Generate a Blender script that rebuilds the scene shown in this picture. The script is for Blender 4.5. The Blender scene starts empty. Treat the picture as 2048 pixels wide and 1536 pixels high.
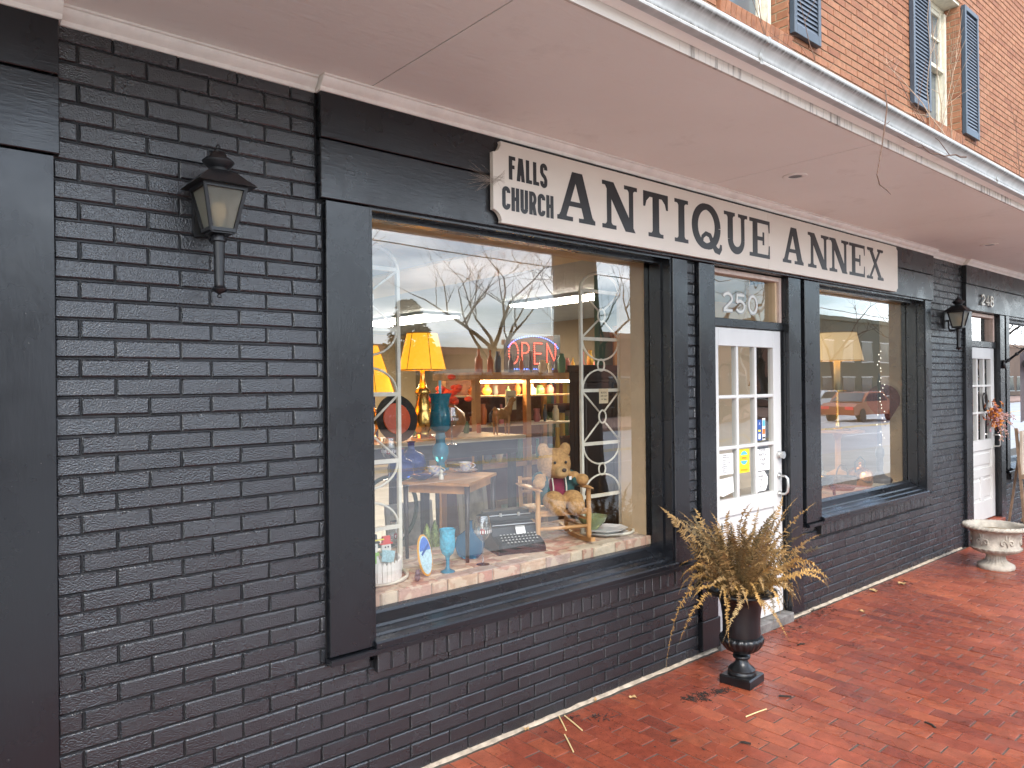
import bpy, bmesh, math, random
from mathutils import Vector, Matrix, noise
random.seed(7)
sc = bpy.context.scene
COL = sc.collection
PI = math.pi
# ------------------------------------------------------------------ camera, sky, sun, exposure
CAM = Vector((0.0, -2.987, 1.83)); YAW, PITCH, ROLL, FPX = math.radians(49.308), 0.0016307, -0.0104156, 1490.57
cF = Vector((math.cos(PITCH)*math.cos(YAW), math.cos(PITCH)*math.sin(YAW), math.sin(PITCH)))
r0 = Vector((math.sin(YAW), -math.cos(YAW), 0)); u0 = r0.cross(cF)
cR = math.cos(ROLL)*r0 + math.sin(ROLL)*u0
cU = -math.sin(ROLL)*r0 + math.cos(ROLL)*u0
cam = bpy.data.cameras.new('camera'); cam.sensor_width = 36.0; cam.lens = FPX/2048*36; cam.clip_start = 0.05; cam.clip_end = 800
cam_ob = bpy.data.objects.new('camera', cam); COL.objects.link(cam_ob)
cam_ob.matrix_world = Matrix(((cR.x, cU.x, -cF.x, CAM.x), (cR.y, cU.y, -cF.y, CAM.y), (cR.z, cU.z, -cF.z, CAM.z), (0, 0, 0, 1)))
sc.camera = cam_ob

SUN_EL, SUN_AZ = math.radians(42), math.radians(238)      # azimuth of the sun measured from +X towards +Y
world = bpy.data.worlds.new('World'); sc.world = world; world.use_nodes = True
wn, wl = world.node_tree.nodes, world.node_tree.links
wn.clear()
w_out = wn.new('ShaderNodeOutputWorld'); w_bg = wn.new('ShaderNodeBackground'); w_bg.inputs['Strength'].default_value = 0.13
w_sky = wn.new('ShaderNodeTexSky'); w_sky.sky_type = 'NISHITA'; w_sky.sun_disc = False
w_sky.sun_elevation = SUN_EL; w_sky.sun_rotation = math.radians(90) - SUN_AZ; w_sky.dust_density = 1.2
w_tc = wn.new('ShaderNodeTexCoord'); w_map = wn.new('ShaderNodeMapping'); w_map.inputs['Scale'].default_value = (1.0, 1.0, 3.2)
w_no = wn.new('ShaderNodeTexNoise'); w_no.inputs['Scale'].default_value = 2.6; w_no.inputs['Detail'].default_value = 9; w_no.inputs['Roughness'].default_value = 0.58
w_rp = wn.new('ShaderNodeValToRGB'); w_rp.color_ramp.elements[0].position = 0.43; w_rp.color_ramp.elements[1].position = 0.66
w_no2 = wn.new('ShaderNodeTexNoise'); w_no2.inputs['Scale'].default_value = 5.0; w_no2.inputs['Detail'].default_value = 7
w_rp2 = wn.new('ShaderNodeValToRGB')
w_rp2.color_ramp.elements[0].position = 0.3; w_rp2.color_ramp.elements[0].color = (0.44, 0.52, 0.64, 1)
w_rp2.color_ramp.elements[1].position = 0.68; w_rp2.color_ramp.elements[1].color = (0.95, 0.98, 1.0, 1)
w_sc = wn.new('ShaderNodeVectorMath'); w_sc.operation = 'SCALE'; w_sc.inputs['Scale'].default_value = 14.0
w_mx = wn.new('ShaderNodeMix'); w_mx.data_type = 'RGBA'
wl.new(w_tc.outputs['Generated'], w_map.inputs['Vector'])
wl.new(w_map.outputs['Vector'], w_no.inputs['Vector']); wl.new(w_map.outputs['Vector'], w_no2.inputs['Vector'])
wl.new(w_no.outputs['Fac'], w_rp.inputs['Fac']); wl.new(w_no2.outputs['Fac'], w_rp2.inputs['Fac'])
wl.new(w_rp2.outputs['Color'], w_sc.inputs[0])
wl.new(w_rp.outputs['Color'], w_mx.inputs['Factor']); wl.new(w_sky.outputs['Color'], w_mx.inputs[6]); wl.new(w_sc.outputs['Vector'], w_mx.inputs[7])
wl.new(w_mx.outputs[2], w_bg.inputs['Color']); wl.new(w_bg.outputs['Background'], w_out.inputs['Surface'])

sun = bpy.data.lights.new('sun', 'SUN'); sun.energy = 0.8; sun.angle = math.radians(20); sun.color = (1.0, 0.93, 0.83)
sun_ob = bpy.data.objects.new('sun', sun); COL.objects.link(sun_ob); sun_ob.location = (0, -8, 12)
sdir = Vector((math.cos(SUN_EL)*math.cos(SUN_AZ), math.cos(SUN_EL)*math.sin(SUN_AZ), math.sin(SUN_EL)))
sun_ob.rotation_euler = sdir.to_track_quat('Z', 'Y').to_euler()
vs = sc.view_settings; vs.view_transform = 'Standard'; vs.look = 'None'; vs.gamma = 1.0; vs.exposure = 1.84; vs.use_curve_mapping = False
sc.render.engine = 'CYCLES'; sc.cycles.max_bounces = 6; sc.cycles.diffuse_bounces = 4; sc.cycles.transparent_max_bounces = 14; sc.cycles.glossy_bounces = 4; sc.cycles.transmission_bounces = 5; sc.cycles.use_adaptive_sampling = True; sc.cycles.adaptive_threshold = 0.02
sc.cycles.use_denoising = True; sc.cycles.sample_clamp_indirect = 6.0; sc.cycles.caustics_reflective = False; sc.cycles.caustics_refractive = False

# ------------------------------------------------------------------ helpers
def tag(o, label=None, cat=None, group=None, kind=None):
    if label: o['label'] = label
    if cat: o['category'] = cat
    if group: o['group'] = group
    if kind: o['kind'] = kind
    return o
def origin(o):
    v = Vector((0, 0, 0))
    while o is not None:
        v += o.location; o = o.parent
    return v
def empty(name, loc=(0, 0, 0), parent=None):
    o = bpy.data.objects.new(name, None); o.empty_display_size = 0.05; COL.objects.link(o)
    o.location = Vector(loc) - (origin(parent) if parent else Vector((0, 0, 0))); o.parent = parent
    return o
def thing(name, loc, label, cat, group=None):
    return tag(empty(name, loc), label, cat, group)
def place(name, me, parent=None, loc=(0, 0, 0), rot=None, scl=None):
    o = bpy.data.objects.new(name, me); COL.objects.link(o)
    o.location = Vector(loc) - (origin(parent) if parent else Vector((0, 0, 0))); o.parent = parent
    if rot: o.rotation_euler = rot
    if scl: o.scale = scl
    return o
def mesh(name, V, F, mat, smooth=False):
    me = bpy.data.meshes.new(name); me.from_pydata([tuple(v) for v in V], [], F)
    if mat: me.materials.append(mat)
    if smooth: me.polygons.foreach_set('use_smooth', [True]*len(me.polygons))
    me.update(); return me
class MB:
    """collects shapes in world coordinates; build() links them as one mesh object"""
    def __init__(s): s.V = []; s.F = []; s.xf = None
    def add(s, V, F):
        n = len(s.V)
        s.V += [(s.xf @ Vector(v)) if s.xf else Vector(v) for v in V]
        s.F += [tuple(i+n for i in f) for f in F]; return s
    def box(s, x0, x1, y0, y1, z0, z1):
        return s.add([(x0,y0,z0),(x1,y0,z0),(x1,y1,z0),(x0,y1,z0),(x0,y0,z1),(x1,y0,z1),(x1,y1,z1),(x0,y1,z1)],
                     [(3,2,1,0),(4,5,6,7),(0,1,5,4),(1,2,6,5),(2,3,7,6),(3,0,4,7)])
    def bbox(s, x0, x1, y0, y1, z0, z1, b=0.003):
        """box with its front (-Y) edges chamfered"""
        return s.add([(x0,y1,z0),(x1,y1,z0),(x1,y1,z1),(x0,y1,z1),(x0,y0+b,z0),(x1,y0+b,z0),(x1,y0+b,z1),(x0,y0+b,z1),
                      (x0+b,y0,z0+b),(x1-b,y0,z0+b),(x1-b,y0,z1-b),(x0+b,y0,z1-b)],
                     [(3,2,1,0),(0,1,5,4),(1,2,6,5),(2,3,7,6),(3,0,4,7),(4,5,9,8),(5,6,10,9),(6,7,11,10),(7,4,8,11),(8,9,10,11)])
    def cyl(s, p0, p1, r0, r1=None, n=10, caps=True):
        p0, p1 = Vector(p0), Vector(p1); r1 = r0 if r1 is None else r1
        d = (p1-p0).normalized(); a = d.orthogonal().normalized(); b = d.cross(a)
        V = [p0+(a*math.cos(2*PI*i/n)+b*math.sin(2*PI*i/n))*r0 for i in range(n)] + [p1+(a*math.cos(2*PI*i/n)+b*math.sin(2*PI*i/n))*r1 for i in range(n)]
        F = [(i, (i+1) % n, n+(i+1) % n, n+i) for i in range(n)]
        if caps: F += [tuple(range(n-1, -1, -1)), tuple(range(n, 2*n))]
        return s.add(V, F)
    def tube(s, pts, r, n=6, closed=False):
        pts = [Vector(p) for p in pts]; m = len(pts); V = []; F = []; up = None
        for i, p in enumerate(pts):
            d = (pts[(i+1) % m]-pts[i-1]) if closed else (pts[min(i+1, m-1)]-pts[max(i-1, 0)])
            d = d.normalized() if d.length > 1e-9 else Vector((0, 0, 1))
            up = d.orthogonal() if up is None else (up-d*up.dot(d))
            if up.length < 1e-6: up = d.orthogonal()
            up.normalize(); b = d.cross(up); rr = r[i] if isinstance(r, (list, tuple)) else r
            V += [p+(up*math.cos(2*PI*k/n)+b*math.sin(2*PI*k/n))*rr for k in range(n)]
        for i in range(m if closed else m-1):
            j = (i+1) % m
            F += [(i*n+k, i*n+(k+1) % n, j*n+(k+1) % n, j*n+k) for k in range(n)]
        if not closed: F += [tuple(range(n-1, -1, -1)), tuple(range((m-1)*n, m*n))]
        return s.add(V, F)
    def lathe(s, prof, c=(0, 0, 0), n=24, mod=None, sx=1, sy=1):
        """prof: (radius, z) from bottom to top; mod(angle, i) scales the radius"""
        V = []; F = []
        for i, (r, z) in enumerate(prof):
            for k in range(n):
                a = 2*PI*k/n; q = r*(mod(a, i) if mod else 1)
                V.append((c[0]+q*math.cos(a)*sx, c[1]+q*math.sin(a)*sy, c[2]+z))
        for i in range(len(prof)-1):
            F += [(i*n+k, i*n+(k+1) % n, (i+1)*n+(k+1) % n, (i+1)*n+k) for k in range(n)]
        if prof[0][0] > 1e-5: F.append(tuple(range(n-1, -1, -1)))
        if prof[-1][0] > 1e-5: F.append(tuple(range((len(prof)-1)*n, len(prof)*n)))
        return s.add(V, F)
    def ball(s, c, r, n=14, m=9):
        r = (r, r, r) if not isinstance(r, (tuple, list)) else r
        V = []; F = []
        for i in range(m+1):
            t = PI*i/m
            for k in range(n):
                a = 2*PI*k/n
                V.append((c[0]+r[0]*math.sin(t)*math.cos(a), c[1]+r[1]*math.sin(t)*math.sin(a), c[2]-r[2]*math.cos(t)))
        for i in range(m): F += [(i*n+k, i*n+(k+1) % n, (i+1)*n+(k+1) % n, (i+1)*n+k) for k in range(n)]
        return s.add(V, F)
    def prism(s, poly, y0, y1):
        """poly in (x,z), front at y0"""
        n = len(poly)
        V = [(x, y0, z) for x, z in poly]+[(x, y1, z) for x, z in poly]
        return s.add(V, [tuple(range(n)), tuple(range(2*n-1, n-1, -1))]+[(i, n+i, n+(i+1) % n, (i+1) % n) for i in range(n)])
    def sweep_x(s, prof, x0, x1):
        """prof: closed polygon of (y,z), swept along X"""
        n = len(prof)
        V = [(x0, y, z) for y, z in prof]+[(x1, y, z) for y, z in prof]
        return s.add(V, [tuple(range(n-1, -1, -1)), tuple(range(n, 2*n))]+[(i, (i+1) % n, n+(i+1) % n, n+i) for i in range(n)])
    def ribbon(s, pts, w, y0, y1):
        """flat stroke in the XZ plane with width w"""
        m = len(pts); L = []; Rr = []
        for i in range(m):
            a = Vector(pts[max(i-1, 0)]); b = Vector(pts[min(i+1, m-1)]); d = (b-a).normalized(); nn = Vector((-d.y, d.x))
            ww = w[i] if isinstance(w, (list, tuple)) else w
            L.append(Vector(pts[i])+nn*ww/2); Rr.append(Vector(pts[i])-nn*ww/2)
        for i in range(m-1): s.prism([tuple(L[i]), tuple(Rr[i]), tuple(Rr[i+1]), tuple(L[i+1])], y0, y1)
        return s
    def build(s, name, mat, parent=None, smooth=False, kind=None):
        o0 = origin(parent) if parent else Vector((0, 0, 0))
        me = mesh(name, [v-o0 for v in s.V], s.F, mat, smooth)
        o = bpy.data.objects.new(name, me); COL.objects.link(o); o.parent = parent
        if kind: o['kind'] = kind
        return o
def fix_normals(o):
    bm = bmesh.new(); bm.from_mesh(o.data); bmesh.ops.recalc_face_normals(bm, faces=bm.faces); bm.to_mesh(o.data); bm.free(); return o
def auto_smooth(o, ang=40):
    me = o.data; bm = bmesh.new(); bm.from_mesh(me)
    bmesh.ops.recalc_face_normals(bm, faces=bm.faces)
    for e in bm.edges: e.smooth = len(e.link_faces) == 2 and e.calc_face_angle(0) < math.radians(ang)
    for f in bm.faces: f.smooth = True
    bm.to_mesh(me); bm.free(); return o
def copy_tree(o, parent=None):
    c = o.copy(); COL.objects.link(c); c.parent = parent
    for ch in list(o.children): copy_tree(ch, c)
    return c
def px(p):
    d = Vector(p)-CAM; z = d.dot(cF)
    if z < 0.05: return None
    return (1024+FPX*d.dot(cR)/z, 768-FPX*d.dot(cU)/z, z)
def screen_size(p, nrm):
    """rough share of the picture a small facing patch takes; 0 when outside the frame"""
    q = px(p)
    if q is None or not (-40 < q[0] < 2090 and -40 < q[1] < 1576): return 0
    d = CAM-Vector(p); return abs(d.normalized().dot(Vector(nrm)))/d.length_squared

# ------------------------------------------------------------------ materials
def nmat(name):
    m = bpy.data.materials.new(name); m.use_nodes = True; nt = m.node_tree
    return m, nt.nodes, nt.links, nt.nodes['Principled BSDF']
def pos_noise(N, L, scale, detail=4, rough=0.55, stretch=None, dist=0.0):
    g = N.new('ShaderNodeNewGeometry'); src = g.outputs['Position']
    if stretch:
        mp = N.new('ShaderNodeMapping'); mp.inputs['Scale'].default_value = stretch; L.new(src, mp.inputs['Vector']); src = mp.outputs['Vector']
    t = N.new('ShaderNodeTexNoise'); t.inputs['Scale'].default_value = scale; t.inputs['Detail'].default_value = detail
    t.inputs['Roughness'].default_value = rough; t.inputs['Distortion'].default_value = dist; L.new(src, t.inputs['Vector']); return t.outputs['Fac']
def ramp(N, L, fac, stops):
    r = N.new('ShaderNodeValToRGB'); e = r.color_ramp.elements
    while len(e) < len(stops): e.new(0.5)
    for i, (p, c) in enumerate(stops): e[i].position = p; e[i].color = (*c, 1) if len(c) == 3 else c
    L.new(fac, r.inputs['Fac']); return r.outputs['Color']
def mixc(N, L, fac, a, b, mode='MIX'):
    m = N.new('ShaderNodeMix'); m.data_type = 'RGBA'; m.blend_type = mode
    for s, v in ((0, fac), (6, a), (7, b)):
        if isinstance(v, (int, float)): m.inputs[s].default_value = v
        elif isinstance(v, tuple): m.inputs[s].default_value = (*v, 1)
        else: L.new(v, m.inputs[s])
    return m.outputs[2]
def bump(N, L, P, *layers):
    prev = None
    for fac, st, di in layers:
        b = N.new('ShaderNodeBump'); b.inputs['Strength'].default_value = st; b.inputs['Distance'].default_value = di
        L.new(fac, b.inputs['Height'])
        if prev: L.new(prev, b.inputs['Normal'])
        prev = b.outputs['Normal']
    L.new(prev, P.inputs['Normal'])
def pbr(name, col, rough=0.5, metal=0.0, var=0.0, vscale=6.0, bmp=None, spec=None, emit=None, stretch=None):
    m, N, L, P = nmat(name)
    P.inputs['Base Color'].default_value = (*col, 1); P.inputs['Roughness'].default_value = rough; P.inputs['Metallic'].default_value = metal
    if spec is not None: P.inputs['Specular IOR Level'].default_value = spec
    if var:
        f = pos_noise(N, L, vscale, 3, 0.6, stretch)
        lo = tuple(max(0, c*(1-var)) for c in col); hi = tuple(min(1, c*(1+var*0.7)) for c in col)
        L.new(ramp(N, L, f, [(0.3, lo), (0.7, hi)]), P.inputs['Base Color'])
    if bmp: bump(N, L, P, (pos_noise(N, L, bmp[0], 2, 0.6, stretch), bmp[1], bmp[2]))
    if emit: P.inputs['Emission Color'].default_value = (*emit[0], 1); P.inputs['Emission Strength'].default_value = emit[1]
    return m
M = {}
def black_paint(name, base, rough, layers, dust=0.12, spec=0.5):
    m, N, L, P = nmat(name)
    f = pos_noise(N, L, 3.0, 4, 0.65)
    P.inputs['Specular IOR Level'].default_value = spec
    c = mixc(N, L, ramp(N, L, pos_noise(N, L, 1.3, 3, 0.6), [(0.45, (0, 0, 0)), (0.75, (dust,)*3)]), base, tuple(q*3.2 for q in base))
    c = mixc(N, L, ramp(N, L, pos_noise(N, L, 130, 2, 0.5), [(0.765, (0, 0, 0)), (0.785, (0.8,)*3)]), c, (0.32, 0.29, 0.25))           # chips and paint flecks
    c = mixc(N, L, ramp(N, L, pos_noise(N, L, 7, 4, 0.7, (1, 1, 0.12), 0.8), [(0.70, (0, 0, 0)), (0.74, (0.30,)*3)]), c, (0.10, 0.09, 0.085))    # thin runs and scuffs
    L.new(c, P.inputs['Base Color'])
    L.new(ramp(N, L, f, [(0.28, (rough*0.7,)*3), (0.72, (rough*1.6,)*3)]), P.inputs['Roughness'])
    bump(N, L, P, *[(pos_noise(N, L, s, d, 0.6, st), a, b) for s, d, a, b, st in layers]); return m
M['pbrick'] = black_paint('painted_brick', (0.0065, 0.0078, 0.0105), 0.24, [(165, 1.5, 0.6, 0.006, None), (30, 2, 0.22, 0.005, None)], 0.12, 1.0)
M['pmortar'] = black_paint('painted_mortar', (0.006, 0.006, 0.007), 0.5, [(120, 2, 0.6, 0.004, None)])
M['pwood'] = black_paint('painted_board', (0.0062, 0.0072, 0.0095), 0.24, [(90, 2, 0.35, 0.002, (1, 1, 0.16)), (5, 2, 0.06, 0.006, None)], 0.12, 0.55)
M['pwoodh'] = black_paint('painted_board_level', (0.0062, 0.0072, 0.0095), 0.25, [(90, 2, 0.4, 0.002, (0.16, 1, 1)), (5, 2, 0.08, 0.006, None)], 0.12, 0.55)
M['iron'] = pbr('black_iron', (0.008, 0.008, 0.0095), 0.38, 0.0, 0.3, 12, (90, 0.2, 0.002))
def soffit_mat():
    m, N, L, P = nmat('soffit_paint')
    f = pos_noise(N, L, 1.1, 5, 0.6); g = pos_noise(N, L, 24, 4, 0.6, (0.22, 1, 1))
    c = ramp(N, L, f, [(0.3, (0.88, 0.835, 0.77)), (0.72, (0.93, 0.89, 0.83))])
    c = mixc(N, L, ramp(N, L, pos_noise(N, L, 2.6, 7, 0.7), [(0.58, (0, 0, 0)), (0.78, (0.35,)*3)]), c, (0.50, 0.43, 0.36))
    c = mixc(N, L, ramp(N, L, pos_noise(N, L, 75, 2, 0.5), [(0.78, (0, 0, 0)), (0.80, (0.7,)*3)]), c, (0.2, 0.16, 0.13))
    L.new(mixc(N, L, ramp(N, L, g, [(0.62, (0, 0, 0)), (0.76, (0.6,)*3)]), c, (0.90, 0.89, 0.87)), P.inputs['Base Color'])
    P.inputs['Roughness'].default_value = 0.5
    bump(N, L, P, (pos_noise(N, L, 60, 4, 0.6, (0.12, 1, 1)), 0.6, 0.004), (pos_noise(N, L, 2.0, 3), 0.25, 0.02)); return m
M['soffit'] = soffit_mat()
M['crown'] = pbr('crown_paint', (0.84, 0.80, 0.73), 0.45, 0, 0.10, 9, (40, 0.25, 0.003))
def gutter_mat():
    m, N, L, P = nmat('gutter_enamel')
    f = pos_noise(N, L, 9, 6, 0.7, (1, 0.4, 0.4)); f2 = pos_noise(N, L, 55, 6, 0.7, (1, 0.15, 0.15))
    g = N.new('ShaderNodeNewGeometry'); s = N.new('ShaderNodeSeparateXYZ'); L.new(g.outputs['Position'], s.inputs['Vector'])
    def band(c, wd):
        a = N.new('ShaderNodeMath'); a.operation = 'SUBTRACT'; a.inputs[1].default_value = c; L.new(s.outputs['Z'], a.inputs[0])
        b = N.new('ShaderNodeMath'); b.operation = 'ABSOLUTE'; L.new(a.outputs[0], b.inputs[0])
        d = N.new('ShaderNodeMapRange'); d.inputs['From Min'].default_value = 0.0; d.inputs['From Max'].default_value = wd; d.inputs['To Min'].default_value = 1; d.inputs['To Max'].default_value = 0
        L.new(b.outputs[0], d.inputs['Value']); return d.outputs['Result']
    mx = N.new('ShaderNodeMath'); mx.operation = 'MAXIMUM'; L.new(band(3.220, 0.017), mx.inputs[0]); L.new(band(3.276, 0.012), mx.inputs[1])
    ad = N.new('ShaderNodeMath'); ad.operation = 'MULTIPLY_ADD'; L.new(f2, ad.inputs[0]); ad.inputs[1].default_value = 2.4; ad.inputs[2].default_value = -0.35
    ml = N.new('ShaderNodeMath'); ml.operation = 'MULTIPLY'; L.new(mx.outputs[0], ml.inputs[0]); L.new(ad.outputs[0], ml.inputs[1]); ml.use_clamp = True
    c = ramp(N, L, f, [(0.3, (0.36, 0.36, 0.34)), (0.65, (0.52, 0.52, 0.50))])
    L.new(mixc(N, L, ml.outputs[0], c, (0.06, 0.05, 0.04)), P.inputs['Base Color']); P.inputs['Roughness'].default_value = 0.35; return m
M['gutter'] = gutter_mat()
def strip_mat():
    m, N, L, P = nmat('stained_strip')
    f = pos_noise(N, L, 45, 5, 0.7, (1, 0.1, 0.08)); h = pos_noise(N, L, 2.2, 4)
    mul = N.new('ShaderNodeMath'); mul.operation = 'MULTIPLY'; L.new(f, mul.inputs[0]); L.new(h, mul.inputs[1])
    L.new(ramp(N, L, mul.outputs[0], [(0.26, (0.62, 0.56, 0.50)), (0.38, (0.12, 0.10, 0.085))]), P.inputs['Base Color']); P.inputs['Roughness'].default_value = 0.6; return m
M['strip'] = strip_mat()
def brick_mat(name, cols, mode, rough=0.75, wet=False, bumps=((70, .5, .004),), speck=None):
    m, N, L, P = nmat(name)
    if mode == 'obj':
        oi = N.new('ShaderNodeObjectInfo'); fac = oi.outputs['Random']
    else:
        at = N.new('ShaderNodeAttribute'); at.attribute_name = 'tint'; fac = at.outputs['Fac']
    n = len(cols)
    c = ramp(N, L, fac, [(i/(n-1), q) for i, q in enumerate(cols)])
    f = pos_noise(N, L, 18, 4, 0.65)
    c = mixc(N, L, 1.0, c, ramp(N, L, f, [(0.25, (0.66,)*3), (0.75, (1.18,)*3)]), 'MULTIPLY')
    if speck:
        c = mixc(N, L, ramp(N, L, pos_noise(N, L, speck[0], 2, 0.5, speck[3]), [(speck[1], (0, 0, 0)), (speck[1]+0.05, (speck[4],)*3)]), c, speck[2])
    if wet:
        w = pos_noise(N, L, 1.05, 4, 0.6, None, 0.6)
        wet_f = ramp(N, L, w, [(0.38, (0, 0, 0)), (0.56, (1, 1, 1))])
        c = mixc(N, L, wet_f, c, mixc(N, L, 1.0, c, (0.72, 0.64, 0.62), 'MULTIPLY'))
        st = pos_noise(N, L, 1.7, 4, 0.7)
        c = mixc(N, L, ramp(N, L, st, [(0.60, (0, 0, 0)), (0.76, (0.45,)*3)]), c, (0.11, 0.075, 0.05))
        L.new(ramp(N, L, w, [(0.36, (rough,)*3), (0.58, (0.2,)*3)]), P.inputs['Roughness'])
        P.inputs['Specular IOR Level'].default_value = 0.5
    else: P.inputs['Roughness'].default_value = rough
    L.new(c, P.inputs['Base Color'])
    bump(N, L, P, *[(pos_noise(N, L, s, 2, 0.6), a, b) for s, a, b in bumps]); return m
PAVC = [(0.2511, 0.0595, 0.0353), (0.3441, 0.0846, 0.0437), (0.3813, 0.1004, 0.0493), (0.3069, 0.0725, 0.04), (0.4185, 0.1153, 0.0539), (0.2232, 0.0577, 0.0372)]
SPK = (210, 0.64, (0.05, 0.025, 0.02), (1, 0.35, 1), 0.85)
M['paver_o'] = brick_mat('clay_paver', PAVC, 'obj', 0.55, True, ((130, .55, .003), (16, .35, .006)), SPK)
M['paver_a'] = brick_mat('clay_paver_far', PAVC, 'attr', 0.55, True, ((130, .55, .003), (16, .35, .006)), SPK)
UPC = [(0.261, 0.1035, 0.054), (0.315, 0.1368, 0.0711), (0.342, 0.1548, 0.081), (0.2925, 0.1188, 0.0612), (0.369, 0.1692, 0.0891), (0.306, 0.1269, 0.063)]
M['red_o'] = brick_mat('orange_brick', UPC, 'obj', 0.85, False, ((60, .5, .004),))
M['red_a'] = brick_mat('orange_brick_far', UPC, 'attr', 0.85, False, ((60, .5, .004),))
M['mortar'] = pbr('cream_mortar', (0.31, 0.245, 0.155), 0.9, 0, 0.25, 14, (80, 0.5, 0.004))
M['joint'] = pbr('paver_joint', (0.075, 0.066, 0.052), 0.9, 0, 0.45, 20, (70, 0.6, 0.004))
LEDC = [(0.42, 0.20, 0.15), (0.60, 0.47, 0.34), (0.50, 0.27, 0.21), (0.66, 0.56, 0.42), (0.46, 0.38, 0.33), (0.55, 0.33, 0.25), (0.62, 0.50, 0.33)]
M['ledge'] = brick_mat('old_ledge_brick', LEDC, 'obj', 0.8, False, ((45, .6, .005),), (14, 0.52, (0.66, 0.56, 0.42), (1, 1, 1), 0.6))
def glass_mat(name, tint=(0.97, 0.98, 0.97), f0=0.04, rough=0.0, wob=0.0, boost=1.9):
    m = bpy.data.materials.new(name); m.use_nodes = True; N, L = m.node_tree.nodes, m.node_tree.links; N.clear()
    out = N.new('ShaderNodeOutputMaterial'); tr = N.new('ShaderNodeBsdfTransparent'); gl = N.new('ShaderNodeBsdfGlossy'); mx = N.new('ShaderNodeMixShader')
    tr.inputs['Color'].default_value = (*tint, 1); gl.inputs['Roughness'].default_value = rough
    lw = N.new('ShaderNodeLayerWeight'); lw.inputs['Blend'].default_value = 0.5
    p = N.new('ShaderNodeMath'); p.operation = 'POWER'; p.inputs[1].default_value = 5; L.new(lw.outputs['Facing'], p.inputs[0])
    q = N.new('ShaderNodeMath'); q.operation = 'MULTIPLY_ADD'; q.inputs[1].default_value = 1-f0; q.inputs[2].default_value = f0; L.new(p.outputs[0], q.inputs[0])
    d = N.new('ShaderNodeMath'); d.operation = 'MULTIPLY'; d.inputs[1].default_value = boost; d.use_clamp = True; L.new(q.outputs[0], d.inputs[0])
    if wob:
        b = N.new('ShaderNodeBump'); b.inputs['Strength'].default_value = wob; b.inputs['Distance'].default_value = 0.02
        L.new(pos_noise(N, L, 1.6, 2), b.inputs['Height']); L.new(b.outputs['Normal'], gl.inputs['Normal'])
    L.new(d.outputs[0], mx.inputs['Fac']); L.new(tr.outputs[0], mx.inputs[1]); L.new(gl.outputs[0], mx.inputs[2]); L.new(mx.outputs[0], out.inputs['Surface']); return m
M['pane'] = glass_mat('window_glass', wob=0.03, boost=4.8)
M['pane2'] = glass_mat('old_door_glass', (0.94, 0.95, 0.92), wob=0.25, boost=3.0)
M['clear'] = glass_mat('clear_glassware', (0.86, 0.89, 0.89), 0.06, boost=4.0)
M['frost'] = pbr('frosted_lantern_glass', (0.62, 0.60, 0.52), 0.25, 0, 0.1, 20)
M['white_door'] = pbr('white_door_paint', (0.56, 0.56, 0.545), 0.38, 0, 0.05, 6, (70, 0.15, 0.002), None, None, (1, 1, 0.3))
M['pink_wood'] = pbr('weathered_pink_wood', (0.52, 0.40, 0.34), 0.6, 0, 0.15, 20, (60, 0.3, 0.002))
M['cream'] = pbr('cream_trim', (0.66, 0.62, 0.50), 0.55, 0, 0.18, 18, (50, 0.3, 0.002))
M['shutter'] = pbr('blue_grey_shutter', (0.105, 0.125, 0.155), 0.4, 0, 0.12, 8)
M['shutfr'] = pbr('dark_slate_frame', (0.05, 0.066, 0.085), 0.4, 0, 0.12, 8)
M['dark_glass'] = pbr('upper_pane', (0.12, 0.14, 0.15), 0.04, 0, 0.1, 2, None, 0.9)
M['steel'] = pbr('brushed_steel', (0.62, 0.62, 0.60), 0.28, 1.0)
M['brass'] = pbr('polished_brass', (0.80, 0.52, 0.16), 0.2, 1.0)
M['copper'] = pbr('old_copper', (0.78, 0.36, 0.15), 0.24, 1.0, 0.25, 14)
M['tan'] = pbr('tan_plaster', (0.56, 0.42, 0.27), 0.65, 0, 0.08, 5)
M['green_wall'] = pbr('green_wall', (0.035, 0.10, 0.06), 0.6, 0, 0.12, 3)
M['ceil'] = pbr('ceiling_white', (0.34, 0.39, 0.45), 0.7, 0, 0.05, 4)
M['ceil2'] = pbr('ceiling_cream', (0.62, 0.54, 0.38), 0.7, 0, 0.05, 4)
M['oak'] = pbr('oak', (0.52, 0.25, 0.085), 0.42, 0, 0.3, 9, (40, 0.15, 0.002), None, None, (1, 1, 0.15))
M['pine'] = pbr('golden_pine', (0.56, 0.30, 0.12), 0.42, 0, 0.25, 12, None, None, None, (1, 1, 0.2))
M['walnut'] = pbr('dark_walnut', (0.035, 0.018, 0.012), 0.35, 0, 0.35, 9, None, None, None, (1, 1, 0.15))
M['ivory'] = pbr('ivory_metal', (0.74, 0.71, 0.60), 0.45, 0, 0.08, 20)
M['paper'] = pbr('white_paper', (0.80, 0.80, 0.79), 0.8)
M['kraft'] = pbr('cream_card', (0.66, 0.55, 0.36), 0.8)
M['ink'] = pbr('black_ink', (0.015, 0.015, 0.016), 0.7)
M['pinkink'] = pbr('pink_ink', (0.62, 0.12, 0.30), 0.7)
M['signb'] = pbr('sign_board_paint', (0.68, 0.62, 0.545), 0.5, 0, 0.07, 4, (50, 0.2, 0.003), None, None, (0.3, 1, 1))
M['signl'] = pbr('sign_letter_paint', (0.013, 0.013, 0.015), 0.35, 0, 0.2, 6)
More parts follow.
